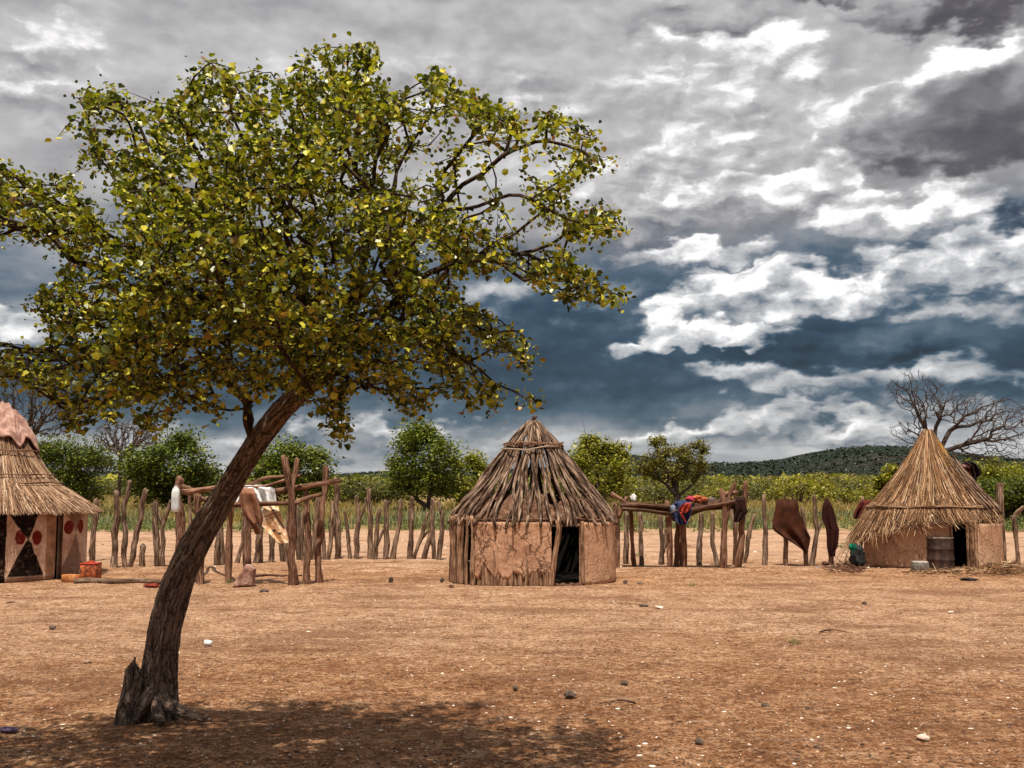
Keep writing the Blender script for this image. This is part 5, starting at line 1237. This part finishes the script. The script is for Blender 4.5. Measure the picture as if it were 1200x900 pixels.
rad, kids = radii(pts, par, pl, .0026, 2.25); rad = np.where(rad > .008, .008+(rad-.008)*.62, rad)
mb = MB(); st = [j for j in range(len(pts)) if par[j] < 0]
for q in range(len(nodes)):
    if any(np.linalg.norm(nodes[q][0]-P(*t)) < .06 for t in LG[9][:3]): rad[q] = max(rad[q], .038)
TRK = {where[k] for k in ((358, 455), (385, 425), (402, 392), (412, 360))}
limbs(mb, pts, par, np.minimum(rad, .085), kids, st, 9, .06, .085, 5)
mb.build('branches', M_BARK2, tree)
# leaves on the thin wood
thin = np.where((rad < .0085))[0]; thin = thin[thin >= len(nodes)]
tips = np.concatenate([np.where(rad < .0085)[0]]); cen = []; rl = np.random.default_rng(4)
for j in tips:
    if par[j] < 0: continue
    a0, b0 = pts[par[j]], pts[j]; k = int((12 if not kids[j] else 8)*(.4+1.6*rl.random()))+3
    t = rl.random(k)*1.1; o_ = rl.normal(size=(k, 3))*.031; o_[:, 2] -= .018
    cen.append(a0+(b0-a0)*t[:, None]+o_)
cen = np.vstack(cen); mb = MB(); leaves(mb, cen, .031, 9, 'hex', .35, .86, hang=.9, fold=.3)
mb.build('crown', M_LEAF, tree, smooth=False)
print('tree nodes', len(pts), 'leaves', len(cen))
# ---------------------------------------------------------------- trees, bushes, scrub and hills beyond
M_GBARK = bark('grey_bark', (.06, .045, .038), (.15, .115, .10), (.27, .22, .19), 2.0)
def lm(name, a, c, e, tr_=.3): return leafmat(name, [(0, a), (.5, c), (.85, e), (1, tuple(min(1, q*1.35) for q in e))], tr_, .5, .3, .5)
L_DK = lm('dark_green_leaf', (.022, .038, .007), (.075, .100, .014), (.19, .21, .028))
L_MD = lm('mid_green_leaf', (.030, .050, .008), (.10, .130, .016), (.23, .25, .032))
L_YG = lm('yellow_green_leaf', (.075, .080, .012), (.19, .19, .020), (.36, .33, .042))
L_OL = lm('olive_leaf', (.05, .048, .010), (.13, .120, .020), (.26, .225, .038))
def bg_tree(pxc, ytop, ybase, pw, D, mat, seed, label, n=6500, ncl=42, leaf=.10, crown_lo=.25, group='trees and bushes beyond the post line', lean=0, lobes=None, open_=1., trunk_r=.14, flat=1., cat='tree', name='tree'):
    n = int(n*(1.8 if D > 48 else 3.2)); r = np.random.default_rng(seed); base = np.array([(pxc-600)/F*D, D, 0.]); top = P(pxc, ytop, D)[2]; hw = pw/F*D/2*1.14
    root = empty(name, base); tag(root, label, cat, group)
    z0 = top*crown_lo; cc = base+np.array([lean, 0, (top+z0)/2]); rz = (top-z0)/2
    th = r.random(ncl)*6.283; cz = r.uniform(-1, 1, ncl); rad_ = (.45+.5*r.random(ncl)**.6); sn = np.sqrt(1-cz**2)
    C = cc+np.stack([np.cos(th)*sn*hw*rad_, np.sin(th)*sn*hw*.9*rad_, cz*rz*rad_*flat], 1)*(1-.18) 
    if lobes:
        for k, (lx, ly, lw) in enumerate(lobes):
            q = P(lx, ly, D)+np.array([0, r.normal()*.3, 0]); m_ = max(3, ncl//len(lobes)//2); C = np.vstack([C, q+r.normal(size=(m_, 3))*lw/F*D*.35])
    cr = (.16+.22*r.random(len(C)))*max(hw, rz)*open_
    k_ = r.integers(0, len(C), n); d = r.normal(size=(n, 3)); d /= np.linalg.norm(d, axis=1)[:, None]; rr = cr[k_]*(.25+1.0*r.random(n))
    pos = C[k_]+d*rr[:, None]*np.array([1, 1, .75]); pos = pos[pos[:, 2] > .12]
    mb = MB(); leaves(mb, pos, leaf*(1.5 if D > 48 else 1.0), seed, 'quad', .55, .7); mb.build('crown', mat, root, smooth=False)
    nodes = [(base+np.array([0, 0, -.1]), -1), (base+np.array([lean*.2, 0, z0*.6+.1]), 0), (base+np.array([.1, 0, z0+top*.28]), 1)]
    tg = C+r.normal(size=C.shape)*.05; sub_ = C[r.integers(0, len(C), 90)]+r.normal(size=(90, 3))*cr.mean()*.5; tg = np.vstack([tg, sub_]); tg = tg[tg[:, 2] > .15]
    pts, par, pl = grow(nodes, tg, .45); rd, kd = radii(pts, par, pl, .012, 2.2); rd = np.minimum(rd*trunk_r/rd[0], trunk_r)
    rd = np.maximum(rd, .008); mb = MB(); limbs(mb, pts, par, rd, kd, [0], 7, .05, trunk_r, seed); mb.build('trunk', M_GBARK, root)
    return root
bg_tree(84, 503, 600, 112, 44, L_DK, 1, 'dense dark green bushy tree right behind the painted hut', 8000, 46, .10, .05)
bg_tree(206, 500, 600, 122, 52, L_DK, 2, 'broad round dark green tree left of the leaning trunk', 9500, 52, .11, .04)
bg_tree(345, 512, 600, 108, 56, L_MD, 3, 'rounded green tree seen through the drying rack', 8500, 46, .11, .06)
bg_tree(502, 504, 600, 100, 50, L_MD, 4, 'bushy green tree with a small pointed top left of the pole-roofed hut', 7500, 44, .10, .06, lobes=[(495, 508, 12), (480, 520, 20)])
bg_tree(546, 524, 600, 58, 54, L_YG, 5, 'lighter yellow-green bush touching the left roof of the pole-roofed hut', 4200, 26, .10, .05)
bg_tree(697, 518, 600, 96, 58, L_YG, 6, 'yellow-green tree behind the right roof slope of the pole-roofed hut', 7000, 40, .11, .05, lobes=[(690, 522, 16), (712, 530, 16)])
bg_tree(792, 514, 600, 82, 52, L_OL, 7, 'open olive tree with visible dark limbs behind the log platform', 5200, 60, .08, .30, lobes=[(822, 526, 14), (775, 520, 12), (757, 548, 14), (800, 540, 18)], open_=.72, trunk_r=.16)
bg_tree(1046, 540, 600, 50, 50, L_YG, 8, 'small yellow-green bush left of the thatched roof', 3400, 22, .10, .1)
bg_tree(1152, 534, 600, 92, 40, L_YG, 9, 'yellow-green leafy bush right of the thatched roof', 5000, 34, .09, .22, open_=.85)
bg_tree(1178, 556, 600, 100, 36, L_DK, 10, 'dark green thicket behind the square-cut post', 6500, 40, .09, .12)
bg_tree(1235, 530, 600, 110, 44, L_OL, 11, 'dull green tree at the right edge under the bare branches', 6000, 40, .10, .1)
bg_tree(20, 535, 600, 90, 60, L_OL, 12, 'dull green tree hidden behind the painted hut roof', 4000, 30, .11, .05)

M_TWIG = bark('bare_twigs', (.045, .032, .028), (.115, .085, .075), (.20, .16, .145), 3.0)
def bare_tree(name_label, limbs_px, out, D, n, seed, rt_, rtip, mat, depth=1.6, group=None, clusters=None):
    r = np.random.default_rng(seed); base = np.array([(limbs_px[0][0][0]-600)/F*D, D, 0.]); root = empty('bare_tree', base); tag(root, name_label, 'tree', group)
    nodes = []; where_ = {}
    for L in limbs_px:
        pr = where_.get(L[0], -1)
        if pr < 0: nodes.append((P(L[0][0], L[0][1], D), -1)); pr = len(nodes)-1; where_[L[0]] = pr
        dd = r.normal()*depth*.5
        for i, t_ in enumerate(L[1:]):
            a0 = nodes[pr][0]; b0 = P(t_[0], t_[1], D+dd*(i+1)/len(L)); 
            for k in (1, 2): nodes.append((a0+(b0-a0)*k/2+(r.normal(size=3)*.03 if k < 2 else 0), pr)); pr = len(nodes)-1
            where_[t_] = pr
    T = []
    for (cx, cy, rx, ry, w_) in out:
        m_ = int(n*w_); a = r.random(m_)*6.283; q = np.sqrt(r.random(m_)); T.append(np.stack([cx+np.cos(a)*q*rx, cy+np.sin(a)*q*ry, D+r.normal(size=m_)*depth*.45], 1))
    T = np.vstack(T); T3_ = np.array([P(*t) for t in T]); pts, par, pl = grow(nodes, T3_, .35)
    rd, kd = radii(pts, par, pl, rtip, 2.1); mb = MB(); st = [j for j in range(len(pts)) if par[j] < 0]; limbs(mb, pts, par, np.minimum(rd, rt_), kd, st, 7, .10, rt_, seed)
    mb.build('trunk', mat, root); return root
bare_tree('large bare grey thorn tree rising behind the thatched hut', [
    [(1098, 600), (1099, 560), (1100, 530)],
    [(1100, 530), (1085, 500), (1072, 478), (1062, 458), (1045, 448), (1032, 465)], [(1072, 478), (1068, 450), (1062, 430)],
    [(1100, 530), (1096, 500), (1105, 480), (1112, 462), (1110, 455)], [(1105, 480), (1095, 462), (1080, 442)],
    [(1100, 530), (1112, 505), (1135, 498), (1160, 492), (1190, 505)], [(1112, 505), (1130, 488), (1150, 478), (1175, 470)],
    [(1100, 530), (1125, 522), (1150, 515), (1180, 520), (1200, 528)], [(1100, 530), (1075, 522), (1058, 515), (1045, 508)], [(1100, 530), (1065, 505), (1050, 490)]],
    [(1070, 455, 34, 24, .16), (1086, 478, 20, 16, .12), (1140, 480, 40, 20, .22), (1180, 492, 36, 26, .26), (1160, 525, 45, 18, .14), (1060, 505, 20, 16, .05), (1110, 465, 22, 18, .05)], 37, 2100, 5, .085, .0042, M_TWIG, 1.4)
bare_tree('tall bare grey tree behind the painted hut at left', [[(28, 600), (27, 545), (26, 520)], [(26, 520), (15, 485), (5, 455)], [(26, 520), (35, 485), (38, 450)], [(26, 520), (50, 495), (68, 475)], [(26, 520), (0, 500), (-15, 480)]],
    [(30, 470, 48, 32, .6), (60, 492, 28, 22, .25), (-8, 480, 30, 25, .2)], 70, 1700, 6, .15, .008, M_TWIG, 2.2, 'bare grey trees at the far left')
bare_tree('smaller bare grey tree between the two dark green trees', [[(142, 600), (142, 555), (141, 535)], [(141, 535), (130, 512), (122, 500)], [(141, 535), (145, 512), (148, 497)], [(141, 535), (160, 515), (172, 502)]],
    [(145, 512, 38, 22, .8), (175, 508, 18, 14, .2)], 78, 1400, 8, .14, .009, M_TWIG, 2.2, 'bare grey trees at the far left')

# scrub beyond the grass: separate bushes from four masters
M_SC = [lm('scrub_leaf_yellow', (.085, .082, .012), (.20, .185, .024), (.36, .32, .045)), lm('scrub_leaf_green', (.035, .042, .010), (.095, .098, .020), (.19, .175, .038)), lm('scrub_leaf_olive', (.065, .055, .016), (.15, .122, .035), (.27, .215, .07))]
def bush_master(seed, mat):
    r = np.random.default_rng(seed); ncl = 16; th = r.random(ncl)*6.283; q = r.random(ncl)**.5
    C = np.stack([np.cos(th)*q*.75, np.sin(th)*q*.75, .25+.5*r.random(ncl)*(1-.5*q)], 1); n = 2000; k_ = r.integers(0, ncl, n); d = r.normal(size=(n, 3)); d /= np.linalg.norm(d, axis=1)[:, None]
    pos = C[k_]+d*(.24*(.6+.5*r.random(n)))[:, None]; pos = pos[pos[:, 2] > 0]; mb = MB(); leaves(mb, pos, .075, seed, 'quad', .5, .6); return mb, mat
masters = []
def place_bush(k, x, y, sx, sz, first):
    if k in BM:
        src = BM[k]; o = src.copy(); COL.objects.link(o)
        for ch in src.children:
            c_ = ch.copy(); COL.objects.link(c_); c_.parent = o
    else:
        mb, mat = bush_master(50+k, M_SC[k % 3]); o = empty('bush', (0, 0, 0)); mb.build('foliage', mat, o, smooth=False)
        mb = MB(); r = np.random.default_rng(k)
        for q in range(7): mb.tube([(0, 0, -.05), (r.normal()*.12, r.normal()*.12, .25), (r.normal()*.35, r.normal()*.35, .6)], [.03, .02, .008], 5, sub=2)
        mb.build('stem', M_GBARK, o); BM[k] = o
    o.location = (x, y, 0); o.scale = (sx, sx, sz); o.rotation_euler = (0, 0, (x*7+y*3) % 6.28); return o
BM = {}
rb_ = np.random.default_rng(12); allb = []
for (x0, x1, d0_, d1_, n_, hz, ks) in ((385, 470, 62, 95, 9, 1.9, (0, 3, 1)), (700, 860, 60, 100, 14, 1.9, (0, 3, 1, 4)), (835, 1060, 62, 85, 16, 1.9, (0, 3, 0, 1)), (835, 1075, 88, 130, 18, 2.3, (0, 3, 2, 5)), (100, 400, 70, 110, 16, 1.9, (1, 4, 2, 0)), (460, 700, 75, 120, 14, 1.9, (0, 2, 1, 4)), (1060, 1230, 60, 100, 10, 2.1, (2, 0, 1)), (-60, 100, 70, 100, 8, 2.0, (1, 2))):
    for q in range(n_):
        px = x0+(x1-x0)*(q+rb_.random())/n_; D = d0_+(d1_-d0_)*rb_.random(); hgt = hz*(.75+.45*rb_.random()); wd = hgt*(1.0+.7*rb_.random())
        o = place_bush(int(rb_.choice(ks)), (px-600)/F*D, D, wd, hgt*1.15, False); 
        allb.append((o, px, D))
zones = [(-999, 110, 'behind the painted hut'), (110, 400, 'beyond the drying rack'), (400, 520, 'left of the pole-roofed hut'), (520, 735, 'behind the pole-roofed hut'), (735, 900, 'behind the log platform'), (900, 1010, 'behind the hanging blankets'), (1010, 2000, 'behind the thatched hut')]
for o, px, D in allb:
    z_ = [z for a0, b0, z in zones if a0 <= px < b0][0]; far = 'far' if D > 88 else 'nearer'
    tag(o, f'low {far} green bush in the scrub band {z_}', 'bush', f'{far} scrub bushes {z_}')

# thick far scrub as one mass, and grass
def clumps(name, n, X0, X1, Y0, Y1, s0, s1, mat, seed, label, zf=None, cat='scrub', hz=.75, biased=1.5, per=9, leaf=.5):
    r = np.random.default_rng(seed); y = Y0*(Y1/Y0)**r.random(n); px = X0+(X1-X0)*r.random(n); x = (px-600)/F*y; z = zf(x, y) if zf else 0*x
    s_ = s0+(s1-s0)*r.random(n)**biased; c = np.stack([x, y, z+s_*.35], 1); c = np.repeat(c, per, 0); ss = np.repeat(s_, per)
    d = r.normal(size=c.shape); d /= np.linalg.norm(d, axis=1)[:, None]; c = c+d*ss[:, None]*np.array([.75, .75, .42]); mb = MB(); leaves(mb, c, 1.0, seed, 'quad', .8, .8)
    v = mb.v[0].reshape(-1, 4, 3); v[:] = c[:, None]+(v-c[:, None])*(ss*leaf)[:, None, None]; mb.v[0] = v.reshape(-1, 3)
    o = mb.build(name, mat, smooth=False, loc=(0, 0, 0)); tag(o, label, cat, kind='stuff'); return o
clumps('far_scrub', 7000, -700, 1800, 112, 420, .8, 2.9, M_SC[0], 3, 'continuous mass of yellow-green scrub at the foot of the hills', per=12, leaf=.45)
clumps('distant_bush', 4600, -700, 1800, 300, 700, 2, 4, M_SC[1], 4, 'dark green bushland in front of the hills', per=8, leaf=.6)

# hills
prof_r = [(-600, 561), (-300, 556), (-100, 553), (0, 551), (150, 553), (300, 556), (395, 558), (430, 554), (480, 552), (560, 553), (640, 548), (700, 540), (730, 534), (755, 536), (770, 541), (800, 543), (850, 543), (890, 541), (925, 537), (950, 531), (980, 525.5), (1010, 523), (1045, 524), (1090, 530), (1150, 536), (1250, 543), (1500, 552), (1900, 561)]
ax_ = np.array([p_[0] for p_ in prof_r], float); ay_ = np.array([p_[1] for p_ in prof_r], float)
def hillz(x, y):
    px = 600+x/1000.*F; hpk = (562-np.interp(px, ax_, ay_))/F*1000+1.65
    t = np.clip((y-640)/360, 0, 1); t = t*t*(3-2*t); t2 = np.clip((1500-y)/450, 0, 1)
    n_ = fbm(np.stack([x/90, y/90, 0*x], -1), 5, 41)-.5; sp = np.abs(vn(np.stack([x/70, y/260, 0*x], -1), 9)-.5)
    return hpk*t*t2*(1+.22*n_*(y < 960)-.20*sp*(y < 940))-1.0+4.0*n_*t*(y > 960)*.35
hx = np.linspace(-1300, 1700, 420); hy = np.concatenate([np.linspace(600, 1020, 60), np.linspace(1050, 1520, 12)]); HX, HY = np.meshgrid(hx, hy); HZ = hillz(HX, HY)
m, b = newmat('hill_slope'); p = b.geo('Position'); n1 = b.noise(b.vm('MULTIPLY', p, (1, 1, 3)), .018, 6, .65); n2 = b.noise(p, .12, 5, .7)
colh = b.ramp(b.m('ADD', b.m('MULTIPLY', n1, .5), b.m('MULTIPLY', n2, .5)), [(.38, (.012, .020, .014)), (.5, (.020, .028, .019)), (.60, (.040, .034, .028)), (.7, (.065, .048, .040))])
b.out(b.bsdf(colh, .95, b.bump(n2, .6, 2.), .05)); mb = MB(); mb.grid(np.stack([HX, HY, HZ], -1)); o = mb.build('hills', m, loc=(0, 0, 0)); tag(o, kind='structure')
M_HB = lm('hill_bush_leaf', (.010, .018, .011), (.016, .026, .015), (.024, .036, .018), .05)
clumps('hillside_scrub', 24000, -150, 1350, 650, 1010, .9, 2.6, M_HB, 6, 'dark green bushes covering the distant hill slopes', zf=lambda x, y: hillz(x, y), per=6, leaf=.9, hz=1)

# grass and weeds beyond the sand
def grass(name, n, d0_, d1_, h0, h1, mat, seed, label, gate=None, per=7, wid=.012, spread=.12, x0=-450, x1=1550, cat='grass'):
    r = np.random.default_rng(seed); y = d0_*(d1_/d0_)**r.random(n); px = x0+(x1-x0)*r.random(n); x = (px-600)/F*y
    if gate is not None: k = gate(x, y, px) > r.random(n); x, y = x[k], y[k]
    n = len(x); c = np.repeat(np.stack([x, y, 0*x], 1), per, 0); m_ = len(c); c[:, :2] += r.normal(size=(m_, 2))*spread; h = np.repeat(h0+(h1-h0)*r.random(n), per)*(.5+.6*r.random(m_))
    a = r.random(m_)*6.283; ln = r.normal(size=(m_, 2))*.28*h[:, None]; w_ = wid*(c[:, 1]/30)
    s_ = np.stack([np.cos(a)*w_, np.sin(a)*w_, 0*a], 1); mid_ = c+np.concatenate([ln*.35, h[:, None]*.6], 1); tp_ = c+np.concatenate([ln, h[:, None]], 1)
    V = np.stack([c-s_, c+s_, mid_+s_*.8, mid_-s_*.8, tp_], 1); base_ = (np.arange(m_)*5)[:, None]
    mb = MB(); mb.add(V.reshape(-1, 3), [tuple(q) for q in (np.array([0, 1, 2, 3])+base_).tolist()]+[tuple(q) for q in (np.array([3, 2, 4])+base_).tolist()])
    o = mb.build(name, mat, smooth=False, loc=(0, 0, 0)); tag(o, label, cat, kind='stuff'); return o
M_DRY = leafmat('dry_grass', [(0, (.17, .15, .045)), (.4, (.30, .24, .08)), (.75, (.46, .35, .15)), (1, (.38, .22, .10))], .3, .7, .2, .3)
M_WEED = leafmat('weed_leaf', [(0, (.045, .065, .014)), (.5, (.12, .15, .035)), (1, (.24, .27, .08))], .3, .6, .3, .4)
M_SAGE = leafmat('sage_leaf', [(0, (.09, .10, .05)), (.5, (.20, .21, .11)), (1, (.34, .34, .20))], .3, .7, .2, .3)
band = lambda x, y, px: np.clip((fbm(np.stack([x/2.2, y/3., 0*x], -1), 3, 8)-.36)*3.2, .03, 1)
grass('dry_grass', 14000, 36, 85, .25, .60, M_DRY, 1, 'dry golden grass beyond the sandy strip', lambda x, y, px: np.clip((fbm(np.stack([x/5, y/6., 0*x], -1), 3, 18)-.34)*4, .05, 1))
grass('sage_weeds', 11500, 34, 52, .2, .42, M_SAGE, 2, 'grey-green weeds along the edge of the grass', band, wid=.022, per=8)
mb = MB(); r = np.random.default_rng(6); n = 2600; y = 32.5+3.5*r.random(n)**1.5; px = -150+1500*r.random(n); x = (px-600)/F*y
g_ = (fbm(np.stack([x/1.6, y/2., 0*x], -1), 3, 28)-.42)*5*np.where((px > 240) & (px < 720), 1.7, .75); k = g_ > r.random(n); x, y = x[k], y[k]; n = len(x); hh_ = .16+.30*r.random(n)
c = np.repeat(np.stack([x, y, hh_*.5], 1), 16, 0)+r.normal(size=(n*16, 3))*np.repeat(hh_, 16)[:, None]*np.array([.5, .5, .28]); c[:, 2] = np.maximum(c[:, 2], .02); leaves(mb, c, .07, 7, 'quad', .6, .6)
o = mb.build('green_weeds', M_WEED, smooth=False, loc=(0, 0, 0)); tag(o, 'fresh green weeds at the far edge of the pale sand', 'weeds', kind='stuff')
# a few tufts and sprouts in the yard and on the sand
for k, (px, py, s_, lab) in enumerate(((930, 755, .05, 'tiny green sprout growing alone in the right half of the yard'), (984, 642, .13, 'grey-green tuft left of the rubbish at the thatched hut'), (748, 652, .10, 'small green tuft behind the platform posts'), (803, 641, .08, 'little sprout on the pale sand right of the platform posts'), (810, 687+0, .05, 'tiny sprout in front of the log platform'), (268, 684, .06, 'small green sprout at the foot of the dark rack post'))):
    a0 = G(px, py); r = np.random.default_rng(k); c = a0+np.abs(r.normal(size=(70, 3)))*np.array([0, 0, s_*.6])+r.normal(size=(70, 3))*np.array([s_*.6, s_*.6, 0]); c[:, 2] += .01; mb = MB(); leaves(mb, c, s_*.45, k, 'quad', .3, .5); o = mb.build('weed_tuft', M_WEED, smooth=False); tag(o, lab, 'weed')
